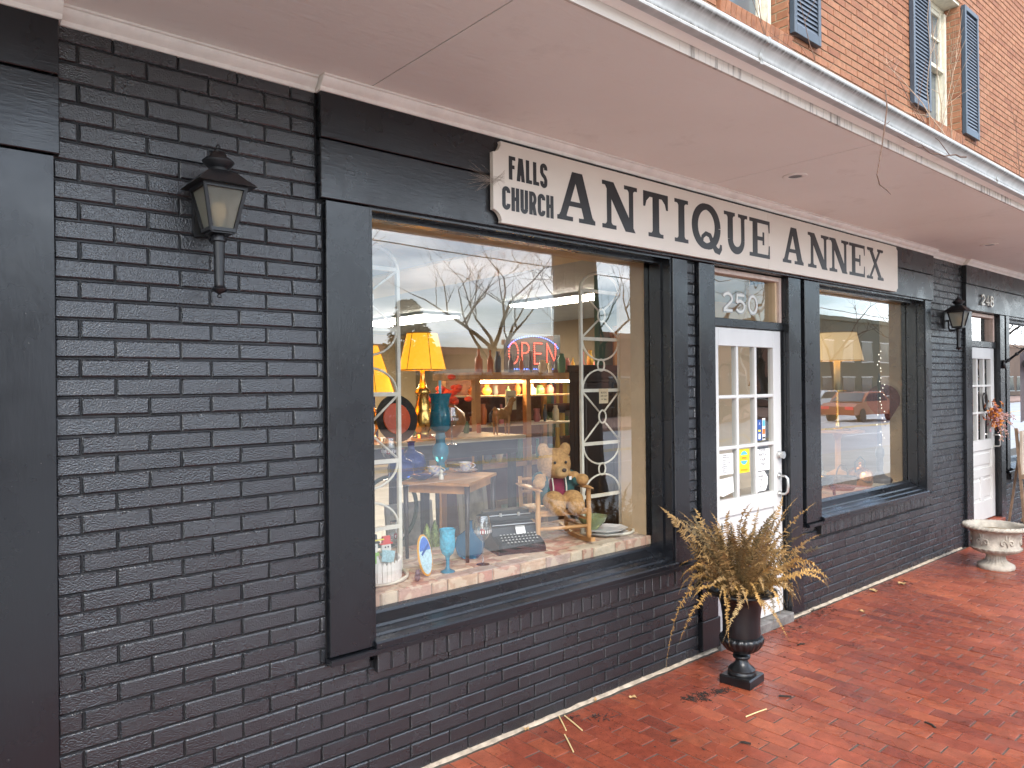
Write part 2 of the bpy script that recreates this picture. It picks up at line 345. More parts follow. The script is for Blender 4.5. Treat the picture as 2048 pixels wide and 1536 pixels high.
def emis(name, col, st):
    m = bpy.data.materials.new(name); m.use_nodes = True; N, L = m.node_tree.nodes, m.node_tree.links; N.clear()
    o = N.new('ShaderNodeOutputMaterial'); e = N.new('ShaderNodeEmission'); e.inputs['Color'].default_value = (*col, 1); e.inputs['Strength'].default_value = st
    L.new(e.outputs[0], o.inputs['Surface']); return m
M['tube'] = emis('fluorescent_tube', (1.0, 0.90, 0.72), 25.0)
M['redled'] = emis('red_led', (1.0, 0.10, 0.06), 1.8)
M['blueled'] = emis('blue_led', (0.12, 0.22, 1.0), 1.8)
M['fairy'] = emis('fairy_bulb', (1.0, 0.93, 0.75), 2.2)
M['bulb'] = emis('warm_bulb', (1.0, 0.62, 0.25), 26.0)
def shade_mat(name, col, em):
    m, N, L, P = nmat(name)
    P.inputs['Base Color'].default_value = (*col, 1); P.inputs['Roughness'].default_value = 0.8
    L.new(ramp(N, L, pos_noise(N, L, 3, 3), [(0.3, tuple(c*0.9 for c in em[0])), (0.7, em[0])]), P.inputs['Emission Color']); P.inputs['Emission Strength'].default_value = em[1]; return m
M['yshade'] = shade_mat('lit_yellow_silk', (0.75, 0.42, 0.05), ((1.0, 0.42, 0.02), 0.42))
M['cshade'] = shade_mat('lit_cream_linen', (0.72, 0.58, 0.34), ((1.0, 0.62, 0.26), 0.2))
def text_mesh(name, s, size, mat, parent, loc, align='CENTER', rot=(PI/2, 0, 0), space=1.0):
    cu = bpy.data.curves.new(name, 'FONT'); cu.body = s; cu.size = size; cu.align_x = align; cu.align_y = 'CENTER'; cu.space_line = space; cu.extrude = 0.0002
    t = bpy.data.objects.new('tmp_text', cu); COL.objects.link(t)
    dg = bpy.context.evaluated_depsgraph_get(); dg.update()
    me = bpy.data.meshes.new_from_object(t.evaluated_get(dg)); bpy.data.objects.remove(t); bpy.data.curves.remove(cu)
    me.name = name; me.materials.clear(); me.materials.append(mat)
    return place(name, me, parent, loc, rot)
# ================================================================== THE SETTING: pavement, road, far side
BX, BZ = 0.226, 0.0692            # brick module of the wall
NMAX = 300
def brick_geo(l, h, d, c, jit=0.0, rnd=random):
    """brick facing -Y, centred on x/z, front at y=0"""
    a, b = l/2, h/2
    j = lambda: rnd.uniform(-jit, jit)
    V = [(-a, d, -b), (a, d, -b), (a, d, b), (-a, d, b), (-a, c, -b), (a, c, -b), (a, c, b), (-a, c, b),
         (-a+c+j(), j(), -b+c+j()), (a-c+j(), j(), -b+c+j()), (a-c+j(), j(), b-c+j()), (-a+c+j(), j(), b-c+j())]
    F = [(0, 1, 5, 4), (1, 2, 6, 5), (2, 3, 7, 6), (3, 0, 4, 7), (4, 5, 9, 8), (5, 6, 10, 9), (6, 7, 11, 10), (7, 4, 8, 11), (8, 9, 10, 11)]
    return V, F
def stuff_mesh(name, items, mat, parent, rotm=None):
    """items: (loc, V, F); joined into one mesh with one tint value per piece"""
    V = []; F = []; T = []; o0 = origin(parent)
    for loc, v, f in items:
        n = len(V); loc = Vector(loc)-o0
        V += [((rotm @ Vector(q)) if rotm else Vector(q))+loc for q in v]; F += [tuple(i+n for i in g) for g in f]
        T += [random.random()]*len(f)
    me = mesh(name, V, F, mat); at = me.attributes.new('tint', 'FLOAT', 'FACE'); at.data.foreach_set('value', T)
    o = bpy.data.objects.new(name, me); COL.objects.link(o); o.parent = parent; o['kind'] = 'stuff'; return o

ground = MB().add([(-300, -300, -0.16), (300, -300, -0.16), (300, 300, -0.16), (-300, 300, -0.16)], [(0, 1, 2, 3)]).build('ground', pbr('far_ground', (0.12, 0.12, 0.10), 0.9, 0, 0.3, 0.4))
tag(ground, 'flat open ground beyond the street', 'ground', kind='structure')
pav = MB().box(-12, 40, -3.12, 0.0, -0.14, -0.0035).build('pavement', M['joint'])
tag(pav, 'red brick pavement in running bond in front of the shops', 'pavement', kind='structure')
bounce_ob = MB().box(-12, 40, -5.75, -3.12, -0.14, -0.001).build('bounce_strip', pbr('neutral_bounce_grey', (0.38, 0.38, 0.36), 0.75, 0, 0.15, 2, (40, .3, .004)))  # added out of frame to bounce neutral light up to the soffit
tag(bounce_ob, 'added out-of-frame grey strip between brick pavement and kerb, bouncing neutral light', 'pavement', kind='structure')
kerb = MB().bbox(-12, 40, -5.93, -5.75, -0.15, 0.0, 0.015).build('kerb', pbr('kerb_concrete', (0.42, 0.40, 0.36), 0.8, 0, 0.2, 4)); tag(kerb, 'pale concrete kerb along the street', 'kerb', kind='structure')
def road_mat():
    m, N, L, P = nmat('asphalt'); L.new(ramp(N, L, pos_noise(N, L, 0.5, 6), [(0.3, (0.30, 0.30, 0.305)), (0.7, (0.40, 0.40, 0.40))]), P.inputs['Base Color']); P.inputs['Roughness'].default_value = 0.5; return m
road = MB().add([(-80, -17.5, -0.12), (140, -17.5, -0.12), (140, -5.93, -0.12), (-80, -5.93, -0.12)], [(0, 1, 2, 3)]).build('road', road_mat()); tag(road, 'grey asphalt road across from the shops', 'road', kind='structure')
for y, w in ((-11.4, .12), (-11.7, .12)):
    MB().box(-80, 140, y-w/2, y+w/2, -0.119, -0.116).build('yellow_line', pbr('yellow_road_paint', (0.62, 0.40, 0.04), 0.6), road)
dash = MB().box(-1.5, 1.5, -0.06, 0.06, -0.119, -0.116).build('lane_dash', pbr('white_road_paint', (0.7, 0.7, 0.68), 0.6), road)
for k in range(12):
    for y in (-9.2, -14.2):
        o = dash if (k == 0 and y == -9.2) else dash.copy()
        if o is not dash: COL.objects.link(o)
        o.location = (2+k*6.5, y, 0)
farp = MB().box(-80, 140, -24, -17.5, -0.15, 0.02).build('far_pavement', pbr('far_paving', (0.36, 0.22, 0.16), 0.8, 0, 0.2, 2)); tag(farp, 'paved walk on the far side of the street', 'pavement', kind='structure')

# pavers: long side away from the wall, 0.103 x 0.205 module
PX, PY = 0.1035, 0.2045
paver_var = []
for k in range(8):
    rr = random.Random(k); v, f = brick_geo(PX-0.0045-rr.uniform(0, .002), PY-0.005-rr.uniform(0, .004), 0.06, 0.0013, 0.0005, rr)
    # face up: (x, y, z) -> (x, z, -y)
    V = [(a, c, -b) for a, b, c in v]; paver_var.append((V, [tuple(reversed(g)) for g in f]))
cand = []
for i in range(125):
    x = 0.25+(i+0.5)*PX
    y = -0.032-PY/2 if i % 2 else -0.032-PY
    if i % 2 == 0: cand.append((screen_size((x, -0.083, 0), (0, 0, 1))*.5, x, -0.032-PY/4, 0.485))
    while y > -3.02:
        cand.append((screen_size((x, y, 0), (0, 0, 1)), x, y, 1)); y -= PY
cand.sort(reverse=True)
pav_me = [mesh('paver', V, F, M['paver_o']) for V, F in paver_var]
for s, x, y, k in cand[:NMAX]:
    place('paver', random.choice(pav_me), pav, (x+random.uniform(-.0012, .0012), y+random.uniform(-.002, .002), random.uniform(-.002, .0015)), (random.gauss(0, .005), random.gauss(0, .010), random.gauss(0, .010)), (1, k, 1))
def scaled(vf, k): return [(a, b*k, c) for a, b, c in vf[0]], vf[1]
stuff_mesh('far_pavers', [((x, y, random.uniform(-.0015, .0012)),)+scaled(random.choice(paver_var), k) for s, x, y, k in cand[NMAX:]], M['paver_a'], pav)
# cream mortar fillet where the wall meets the pavement
mf = MB(); x = 0.3
def fil(x): return 0.014+0.008*noise.noise((x*9, 0, 0)), 0.010+0.006*noise.noise((x*13, 5, 0))
V = []; F = []; xs = [0.3+k*0.03 for k in range(int((9.05-0.3)/0.03))]
for x in xs:
    w, h = fil(x); V += [(x, -0.006-w, 0.0005), (x, -0.006-w*.6, h*.8), (x, -0.004, h+0.004), (x, 0.01, h+0.004)]
for i in range(len(xs)-1):
    for k in range(3): F.append((i*4+k, (i+1)*4+k, (i+1)*4+k+1, i*4+k+1))
mf.add(V, F); mf.build('mortar_fillet', pbr('fillet_mortar', (0.40, 0.33, 0.25), 0.85, 0, 0.45, 16, (60, .6, .004)), pav)

# ================================================================== THE BUILDING
bld = thing('shop_building', (0, 0, 0), 'black painted brick shop row with white soffit canopy and orange brick upper storey', 'building')
WT = 0.30                      # wall thickness
X_END = 15.0
W1 = (1.71, 3.92, 0.655, 2.655)      # openings x0,x1,z0,z1
D1 = (4.39, 5.36, 0.0, 2.655)
W2 = (5.85, 8.02, 0.70, 2.655)
D2 = (9.33, 10.27, 0.0, 2.64)
W3 = (10.62, 13.2, 0.72, 2.64)
ops = [W1, D1, W2, D2, W3]
wall = MB(); YB = 0.0085        # mortar plane, recessed behind the brick faces
xprev = -3.0
for x0, x1, z0, z1 in ops:
    wall.box(xprev, x0, YB, WT, -0.1, 3.3)
    wall.box(x0, x1, YB, WT, z1, 3.3)
    if z0 > 0.01: wall.box(x0, x1, YB, WT, -0.1, z0-0.07)
    xprev = x1
wall.box(xprev, X_END, YB, WT, -0.1, 3.3)
bw = wall.build('brick_wall', M['pmortar'], bld)
def covered(xa, xb, za, zb):
    """True where trim or an opening takes the wall's place"""
    cov = [(-3, 0.478, 0, 3.3), (1.462, 8.2, 2.64, 3.3), (9.12, 15, 2.6, 3.3), (1.49, 4.09, 0.675, 2.7), (4.205, 5.545, 0, 2.7), (5.64, 8.19, 0.72, 2.7), (9.12, 10.45, 0, 2.7), (10.5, 13.4, .74, 2.7)]
    return any(xa > a-0.02 and xb < b+0.02 and za > c-0.02 and zb < d+0.02 for a, b, c, d in cov)
def clip(xa, xb, z, rects):
    """cut the span at the vertical trim edges of every covering rect"""
    spans = [(xa, xb)]
    for a, b, c, d in rects:
        if not (c-0.02 < z < d): continue
        out = []
        for s, e in spans:
            if e <= a or s >= b: out.append((s, e)); continue
            if s < a: out.append((s, a))
            if e > b: out.append((b, e))
        spans = out
    return [(s, e) for s, e in spans if e-s > 0.018]
covs = [(-3, 0.482, 0, 3.3), (1.466, 8.2, 2.66, 3.3), (9.13, 15, 2.63, 3.3), (1.492, 4.075, 0.675, 2.7), (1.71, 4.06, 0.57, 0.70), (4.20, 5.548, 0, 2.7), (5.60, 8.16, 0.72, 2.7), (5.86, 8.19, 0.61, 0.74), (9.13, 10.45, 0, 2.7), (10.5, 13.4, .60, 2.7)]
bl = []
zb0 = 0.004
for r in range(45):
    z = zb0+(r+0.5)*BZ
    x = 0.2225-BX*2+(BX/2 if r % 2 else 0)
    while x < 14:
        for s, e in clip(x, x+BX, z, covs):
            if z+BZ/2 < 3.13: bl.append((s, e, z))
        x += BX
bl = [(screen_size(((s+e)/2, 0, z), (0, 1, 0))*(e-s)/BX, s, e, z) for s, e, z in bl]; bl.sort(reverse=True)
bcache = {}
def pb_mesh(l):
    k = (round(l, 2), random.randrange(3) if l > 0.2 else 0)
    if k not in bcache:
        v, f = brick_geo(k[0]-0.006, BZ-0.0070, 0.02, 0.0044, 0.0016, random.Random(hash(k))); bcache[k] = mesh('brick', v, f, M['pbrick'])
    return bcache[k]
for q, s, e, z in bl[:NMAX]:
    o = place('brick', pb_mesh(e-s), bw, ((s+e)/2, random.uniform(-.0012, .0018), z+random.uniform(-.0012, .0012)), (random.gauss(0, .006), random.gauss(0, .0035), random.gauss(0, .005)))
    o.scale.x = (e-s-0.006)/(round(e-s, 2)-0.006)
stuff_mesh('far_bricks', [(((s+e)/2, random.uniform(-.001, .0015), z),)+brick_geo(e-s-0.006, BZ-0.0070, 0.02, 0.0044, 0.0016) for q, s, e, z in bl[NMAX:]], M['pbrick'], bw)

# ---- left pilaster and fascia boards
FY, TY = -0.045, -0.030         # faces of fascia and trim boards
def board(name, x0, x1, z0, z1, yf, par=None, mat='pwood', yb=0.02, b=0.003):
    return MB().bbox(x0, x1, yf, yb, z0, z1, b).build(name, M[mat], par or bld)
pl = empty('pilaster', (0.2, 0, 0), bld)
board('pilaster_board', -2.0, 0.482, 0.0, 2.635, TY, pl)
board('fascia_board', -2.0, 0.497, 2.64, 2.905, FY+.004, pl, 'pwoodh'); board('fascia_board', -2.0, 0.497, 2.912, 3.14, FY, pl, 'pwoodh')
fa = empty('fascia', (4.8, 0, 2.9), bld)
for xa, xb in ((1.468, 4.6), (4.604, 8.205)):
    board('fascia_board', xa, xb, 2.905, 3.14, FY, fa, 'pwoodh'); board('fascia_board', xa, xb, 2.645, 2.899, FY+.005, fa, 'pwoodh')
fa2 = empty('fascia', (12, 0, 2.9), bld)
board('fascia_board', 9.13, X_END, 2.90, 3.14, FY, fa2, 'pwoodh'); board('fascia_board', 9.13, X_END, 2.615, 2.894, FY+.005, fa2, 'pwoodh')

# ---- display windows
def display_window(name, x0, x1, z0, z1, left_edge, right_edge, zlb, zrb, sill_l, sill_r, rl0, rl1, label=None):
    w = empty(name, (x0, 0, z0), bld)
    if label: w['label'] = label
    board('trim_board', left_edge, x0, zlb, 2.64, TY, w); board('trim_board', x1, right_edge, zrb, 2.64, TY, w)
    # stepped black frame in the opening
    f = MB(); GY = 0.15
    for (w_, ya, yb) in ((0.016, -0.018, 0.05), (0.030, 0.05, 0.10), (0.024, 0.10, GY-0.004)):
        f.box(x0, x0+w_, ya, yb, z0, z1); f.box(x1-w_, x1, ya, yb, z0, z1); f.box(x0+w_, x1-w_, ya, yb, z1-w_*1.5, z1-0.001)
    f.box(x0, x0+0.012, GY+0.004, 0.2, z0, z1); f.box(x1-0.012, x1, GY+0.004, 0.2, z0, z1)
    f.build('frame', M['pwood'], w)
    # sloping sill in steps
    g = MB(); s = z0
    g.sweep_x([(0.16, s), (0.16, s+0.118), (0.128, s+0.112), (0.122, s+0.098), (0.06, s+0.070), (0.055, s+0.058), (0.01, s+0.046), (0.004, s+0.036), (-0.045, s+0.028), (-0.052, s+0.020), (-0.052, s-0.004), (-0.04, s-0.006), (-0.04, s)], x0+0.0, x1-0.0)
    g.build('sill', M['pwoodh'], w)
    h = MB(); h.sweep_x([(0.0, s-0.001), (-0.05, s-0.001), (-0.056, s-0.006), (-0.056, s-0.026), (0.0, s-0.026)], sill_l, sill_r); h.build('ledge_strip', M['pwoodh'], w)
    fix_normals(h and w.children[-1])
    n = int(round((rl1-rl0)/0.0775)); p = (rl1-rl0)/n
    v, fc = brick_geo(p-0.011, 0.088, 0.05, 0.004, 0.0009); bm_ = [mesh('sill_brick', *brick_geo(p-0.011, 0.088, 0.05, 0.005, 0.0018, random.Random(k)), M['pbrick']) for k in range(4)]
    for k in range(n): place('sill_brick', random.choice(bm_), w, (rl0+(k+.5)*p, -0.036+random.uniform(-.002, .002), s-0.026-0.047), (random.gauss(0, .012), random.gauss(0, .01), random.gauss(0, .012)))
    MB().box(rl0+0.004, rl1-0.004, -0.029, 0.0, s-0.115, s-0.028).build('sill_mortar', M['pmortar'], w)
    MB().add([(x0+0.01, GY, z0+0.10), (x1-0.01, GY, z0+0.10), (x1-0.01, GY, z1-0.012), (x0+0.01, GY, z1-0.012)], [(0, 1, 2, 3)]).build('glass', M['pane'], w)
    # tan returns inside
    t = MB(); t.box(x1-0.008, x1+0.06, 0.2, 0.42, z0, z1+0.05); t.box(x0-0.06, x0+0.008, 0.2, 0.42, z0, z1+0.05); t.box(x0+0.008, x1-0.008, 0.165, 0.42, z1-0.010, z1+0.06)
    t.box(x1-0.012, x1-0.0085, GY+0.006, 0.2, z0, z1-0.012)
    t.build('window_return', M['tan'], w); return w
dw1 = display_window('display_window', *W1[:2], 0.655, 2.655, 1.495, 4.075, 0.66, 0.66, 1.487, 4.085, 1.72, 4.06)
dw2 = display_window('display_window', *W2[:2], 0.705, 2.655, 5.607, 8.165, 0.71, 0.71, 5.60, 8.175, 5.83, 8.14)
dw3 = display_window('display_window', *W3[:2], 0.72, 2.62, 10.50, 13.4, 0.73, 0.73, 10.49, 13.4, 10.62, 13.2)

# ---- doors
def door(x0, x1, zb, zt, yf, jl, jr, lower, digits=None, name='entrance_door'):
    d = empty(name, (x0, yf, zb), bld); TH = 0.045; w = x1-x0
    st, rail_t, lock, bot = 0.108, 0.125, 0.20, 0.22
    zg0 = zb+0.93; zg1 = zt-0.13
    f = MB()
    f.bbox(x0, x0+st, yf, yf+TH, zb, zt); f.bbox(x1-st, x1, yf, yf+TH, zb, zt)
    f.bbox(x0+st, x1-st, yf+.0006, yf+TH, zg1, zt); f.bbox(x0+st, x1-st, yf+.0006, yf+TH, zg0-0.12, zg0); f.bbox(x0+st, x1-st, yf+.0006, yf+TH, zb, zb+bot)
    f.build('door_leaf', M['white_door'], d)
    gx0, gx1 = x0+st, x1-st; cw = (gx1-gx0)/3; ch = (zg1-zg0)/3; mu = 0.026
    m = MB()
    for k in (1, 2): m.bbox(gx0+k*cw-mu/2, gx0+k*cw+mu/2, yf+0.001, yf+TH, zg0, zg1, 0.006)
    for k in (1, 2):
        for c in range(3):
            a = gx0+c*cw+(mu/2 if c else 0); b = gx0+(c+1)*cw-(mu/2 if c < 2 else 0)
            m.bbox(a, b, yf+0.001, yf+TH, zg0+k*ch-mu/2, zg0+k*ch+mu/2, 0.006)
    m.build('glazing_bar', M['white_door'], d)
    for r in range(3):
        for c in range(3):
            a = gx0+c*cw+.004; b = gx0+(c+1)*cw-.004; e0 = zg0+r*ch+.004; e1 = zg0+(r+1)*ch-.004
            MB().add([(a, yf+0.024, e0), (b, yf+0.024, e0), (b, yf+0.024, e1), (a, yf+0.024, e1)], [(0, 1, 2, 3)]).build('pane', M['pane2'], d)
    for (a, b, e0, e1) in lower:          # raised panels in recesses, given in fractions of the leaf
        pa, pb, p0, p1 = x0+st+a*(w-2*st), x0+st+b*(w-2*st), zb+e0, zb+e1
        p = MB(); p.box(pa, pb, yf+0.016, yf+0.03, p0, p1); p.bbox(pa+0.035, pb-0.035, yf+0.006, yf+0.0165, p0+0.035, p1-0.035, 0.008); p.build('panel', M['white_door'], d)
    r = MB()
    if len(lower) > 1:
        r.bbox(x0+st, x1-st, yf+.0006, yf+TH, zb+0.50, zb+0.60); r.bbox(x0+w/2-.05, x0+w/2+.05, yf+.0006, yf+TH, zb+bot, zb+0.50)
        r.build('rail', M['white_door'], d)
    return d
# jambs, transom bar and head of the doorway at number 250
e1 = empty('doorway', (4.4, 0, 0), bld)
board('jamb_board', 4.205, 4.385, 0.235, 2.64, TY, e1); board('plinth_block', 4.195, 4.40, 0.035, 0.233, TY-.006, e1)
board('jamb_board', 5.365, 5.545, 0.035, 2.64, TY, e1)
MB().box(4.385, 4.391, 0.0, 0.12, 0.03, 2.64).box(5.359, 5.365, 0.0, 0.12, 0.03, 2.64).build('jamb_lining', M['pwood'], e1)
board('transom_bar', 4.391, 5.359, 2.228, 2.288, 0.012, e1, 'pwoodh', 0.12)
tr = MB(); tr.bbox(4.391, 4.42, 0.028, 0.11, 2.289, 2.64); tr.bbox(5.325, 5.359, 0.028, 0.11, 2.289, 2.64); tr.bbox(4.42, 5.325, 0.029, 0.11, 2.605, 2.64)
tr.build('transom_frame', M['pink_wood'], e1)
MB().box(5.302, 5.325, 0.05, 0.30, 2.289, 2.605).build('transom_stop', M['tan'], e1); MB().box(4.42, 4.443, 0.05, 0.30, 2.289, 2.605).build('transom_stop', M['tan'], e1)
MB().add([(4.42, 0.075, 2.289), (5.325, 0.075, 2.289), (5.325, 0.075, 2.605), (4.42, 0.075, 2.605)], [(0, 1, 2, 3)]).build('transom_glass', M['pane2'], e1)
MB().bbox(4.391, 5.359, -0.05, 0.15, -0.01, 0.065, 0.006).build('threshold', pbr('worn_threshold', (0.16, 0.15, 0.14), 0.7, 0, .5, 14, (60, .6, .006)), e1)
d1 = door(4.395, 5.335, 0.072, 2.224, 0.028, 0, 0, [(0, 1, 0.22, 0.81)])
MB().box(5.336, 5.358, 0.03, 0.09, 0.07, 2.226).build('jamb_gap', M['iron'], d1)
def arc(cx, cz, rx, rz, a0, a1, n=14): return [(cx+rx*math.cos(math.radians(a0+(a1-a0)*i/n)), cz+rz*math.sin(math.radians(a0+(a1-a0)*i/n))) for i in range(n+1)]
kb = MB(); kb.cyl((5.288, 0.03, 1.275), (5.288, 0.012, 1.275), 0.030, 0.029, 18); kb.cyl((5.288, 0.012, 1.275), (5.288, -0.018, 1.275), 0.024, 0.028, 18); kb.cyl((5.288, -0.018, 1.275), (5.288, -0.021, 1.275), 0.011, 0.010, 12)
auto_smooth(kb.build('deadbolt', M['steel'], d1))
hd = MB()
for z in (1.115, 0.975): hd.cyl((5.288, 0.03, z), (5.288, 0.018, z), 0.024, 0.022, 16)
hd.tube([(5.288, 0.02, 1.115), (5.292, -0.025, 1.113), (5.296, -0.042, 1.095), (5.297, -0.046, 1.045), (5.296, -0.042, 0.995), (5.292, -0.025, 0.977), (5.288, 0.02, 0.975)], 0.0095, 8)
auto_smooth(hd.build('pull_handle', M['steel'], d1))
for z in (0.45, 1.15, 1.95): MB().box(4.3955, 4.402, 0.016, 0.03, z-0.05, z+0.05).build('hinge', M['iron'], d1)
# lettering on the transom: outlined 250
def digit(mb, ch, x, z, w, h, t, y0, y1):
    P = {'2': [arc(x+w*.5, z+h*.70, w*.42, h*.26, 165, -35, 14)+[(x+w*.12, z+h*.10)], [(x+w*.08, z+h*.06), (x+w*.95, z+h*.06)]],
         '5': [[(x+w*.88, z+h*.94), (x+w*.18, z+h*.94), (x+w*.13, z+h*.52)], arc(x+w*.46, z+h*.33, w*.42, h*.29, 140, -150, 16)],
         '0': [arc(x+w*.5, z+h*.5, w*.42, h*.46, 0, 360, 28)],
         '4': [[(x+w*.72, z), (x+w*.72, z+h*.97), (x+w*.06, z+h*.30), (x+w*.98, z+h*.30)]],
         '8': [arc(x+w*.5, z+h*.73, w*.33, h*.23, 0, 360, 20), arc(x+w*.5, z+h*.26, w*.42, h*.27, 0, 360, 20)]}[ch]
    for k, q in enumerate(P): mb.ribbon(q, t, y0-k*.0004, y1)
lead = pbr('dull_silver_leaf', (0.34, 0.34, 0.32), 0.4, 0.3, 0.3, 30)
for k, ch in enumerate('250'):
    m = MB(); digit(m, ch, 4.625+k*0.165, 2.345, 0.135, 0.14, 0.030, 0.0725, 0.0745); m.build('number_edge', lead, e1)
    m = MB(); digit(m, ch, 4.628+k*0.165, 2.347, 0.130, 0.135, 0.017, 0.0705, 0.072); m.build('number', pbr('pale_leaf', (0.60, 0.60, 0.56), 0.5), e1)

# doorway at number 248
e2 = empty('doorway', (9.4, 0, 0), bld)
board('jamb_board', 9.13, 9.325, 0.17, 2.61, TY, e2); board('jamb_board', 10.275, 10.44, 0.10, 2.61, TY, e2)
board('plinth_block', 9.12, 9.335, 0.0, 0.168, TY-.01, e2)
board('transom_bar', 9.33, 10.27, 2.215, 2.285, 0.012, e2, 'pwoodh', 0.12)
tr = MB(); tr.bbox(9.33, 9.36, 0.028, 0.11, 2.286, 2.61); tr.bbox(10.225, 10.27, 0.028, 0.11, 2.286, 2.61); tr.bbox(9.36, 10.225, 0.029, 0.11, 2.57, 2.61); tr.build('transom_frame', M['pink_wood'], e2)
MB().add([(9.36, 0.075, 2.286), (10.225, 0.075, 2.286), (10.225, 0.075, 2.57), (9.36, 0.075, 2.57)], [(0, 1, 2, 3)]).build('transom_glass', M['pane2'], e2)
d2 = door(9.335, 10.235, 0.205, 2.21, 0.028, 0, 0, [(0, 1, 0.60, 0.81), (0, 0.5, 0.22, 0.50), (0.5, 1, 0.22, 0.50)])
hd = MB(); hd.tube([(10.19, 0.02, 1.18), (10.193, -0.03, 1.178), (10.196, -0.046, 1.16), (10.196, -0.046, 1.06), (10.193, -0.03, 1.042), (10.19, 0.02, 1.04)], 0.010, 8); hd.box(10.175, 10.205, 0.018, 0.03, 1.16, 1.21).box(10.175, 10.205, 0.018, 0.03, 1.01, 1.06)
auto_smooth(hd.build('pull_handle', M['steel'], d2))
MB().bbox(9.30, 10.30, -0.06, 0.15, -0.01, 0.19, 0.006).build('step', M['paver_o'], e2)
num = pbr('brushed_number', (0.62, 0.57, 0.50), 0.35, 0.6)
for k, ch in enumerate('248'):
    m = MB(); digit(m, ch, 9.555+k*0.145, 2.69, 0.115, 0.115, 0.020, FY-0.016, FY-0.006); m.build('number', num, e2)

# ---- canopy
cp = empty('canopy', (5, -0.6, 3.16), bld); ZS = 3.16
seams = [-3.0, -0.9, 1.69, 4.27, 6.76, 9.3, 11.9, 15.0]
for a, b in zip(seams, seams[1:]):
    MB().box(a+0.003, b-0.003, -1.165, 0.02, ZS, ZS+0.02).build('soffit_panel', M['soffit'], cp)
MB().box(-3, 15, -1.16, 0.02, ZS+0.0205, ZS+0.05).build('soffit_backing', M['soffit'], cp)
MB().box(-3, 15, -1.178, -1.1655, ZS-0.004, ZS+0.044).build('drip_strip', M['strip'], cp)
MB().box(-3, 15, -1.262, -1.179, ZS+0.042, ZS+0.06).build('outer_soffit', M['soffit'], cp)
g = MB(); g.sweep_x([(-1.20, 3.30), (-1.20, 3.2025), (-1.262, 3.2015), (-1.268, 3.205), (-1.268, 3.213), (-1.262, 3.217), (-1.2605, 3.23), (-1.264, 3.245), (-1.276, 3.260), (-1.292, 3.270), (-1.303, 3.277), (-1.307, 3.284), (-1.307, 3.298), (-1.302, 3.302), (-1.296, 3.298), (-1.290, 3.28), (-1.25, 3.255), (-1.22, 3.255), (-1.215, 3.30)], -3, 15)
gut = g.build('gutter', M['gutter'], cp); auto_smooth(gut, 50)
MB().add([(-3, -1.24, 3.285), (15, -1.24, 3.285), (15, 0.0, 3.50), (-3, 0.0, 3.50)], [(0, 1, 2, 3)]).build('canopy_roof', pbr('roof_felt', (0.07, 0.07, 0.07), 0.9, 0, 0.3, 5), cp)
for x in (2.9, 5.95, 9.0, 12.05): MB().sweep_x([(-1.269, 3.2), (-1.272, 3.214), (-1.266, 3.23), (-1.268, 3.247), (-1.28, 3.264), (-1.306, 3.276), (-1.3105, 3.30), (-1.30, 3.30), (-1.25, 3.22)], x, x+0.02).build('gutter_joint', M['gutter'], cp)
for x, y in ((4.525, -0.545), (8.32, -0.51)):
    dl = MB(); dl.lathe([(0.075, 0.0), (0.078, -0.006), (0.070, -0.009), (0.045, -0.007), (0.042, -0.001)], (x, y, ZS-0.0005), 28); auto_smooth(dl.build('downlight', M['soffit'], cp))
    MB().lathe([(0.041, -0.0045), (0.0, -0.004)], (x, y, ZS), 24).build('downlight_lens', pbr('dark_lens', (0.16, 0.15, 0.15), 0.3), cp)
# crown moulding along the head of the wall, broken at each projection
def crown(x0, x1, yw):
    c = MB(); c.sweep_x([(yw+0.04, 3.16), (yw+0.04, 3.100), (yw-0.008, 3.100), (yw-0.012, 3.106), (yw-0.014, 3.116), (yw-0.03, 3.128), (yw-0.040, 3.142), (yw-0.043, 3.150), (yw-0.052, 3.152), (yw-0.052, 3.1595)], x0, x1)
    return auto_smooth(c.build('crown_moulding', M['crown'], cp), 30)
crown(-3, 0.505, FY); crown(0.507, 1.458, 0.0); crown(1.460, 8.215, FY); crown(8.217, 9.118, 0.0); crown(9.12, 15, FY)

# ---- upper storey
UZ0, UZ1 = 3.30, 8.2
SH_Z0, SH_Z1 = 4.56, 5.98
wins = [(4.49, 5.46), (8.20, 9.165), (11.93, 12.9)]
up = MB(); xp = -3.0
for a, b in wins:
    up.box(xp, a, 0.008, WT, UZ0, UZ1); up.box(a, b, 0.008, WT, UZ0, 4.50); up.box(a, b, 0.008, WT, SH_Z1+0.02, UZ1); xp = b
up.box(xp, 16, 0.008, WT, UZ0, UZ1)
uw = up.build('upper_wall', M['mortar'], bld)
ub = []
ucov = [(a, b, 4.43, SH_Z1+0.03) for a, b in wins]
for r in range(int((UZ1-UZ0)/0.0678)):
    z = UZ0+(r+.5)*0.0678; x = 1.0+(0.1085 if r % 2 else 0)
    while x < 15.6:
        for s, e in clip(x, x+0.217, z, ucov): ub.append((screen_size(((s+e)/2, 0, z), (0, 1, 0))*(e-s) if (px(((s+e)/2, -1.3, 3.3)) or (0, 0))[1] else 0, s, e, z))
        x += 0.217
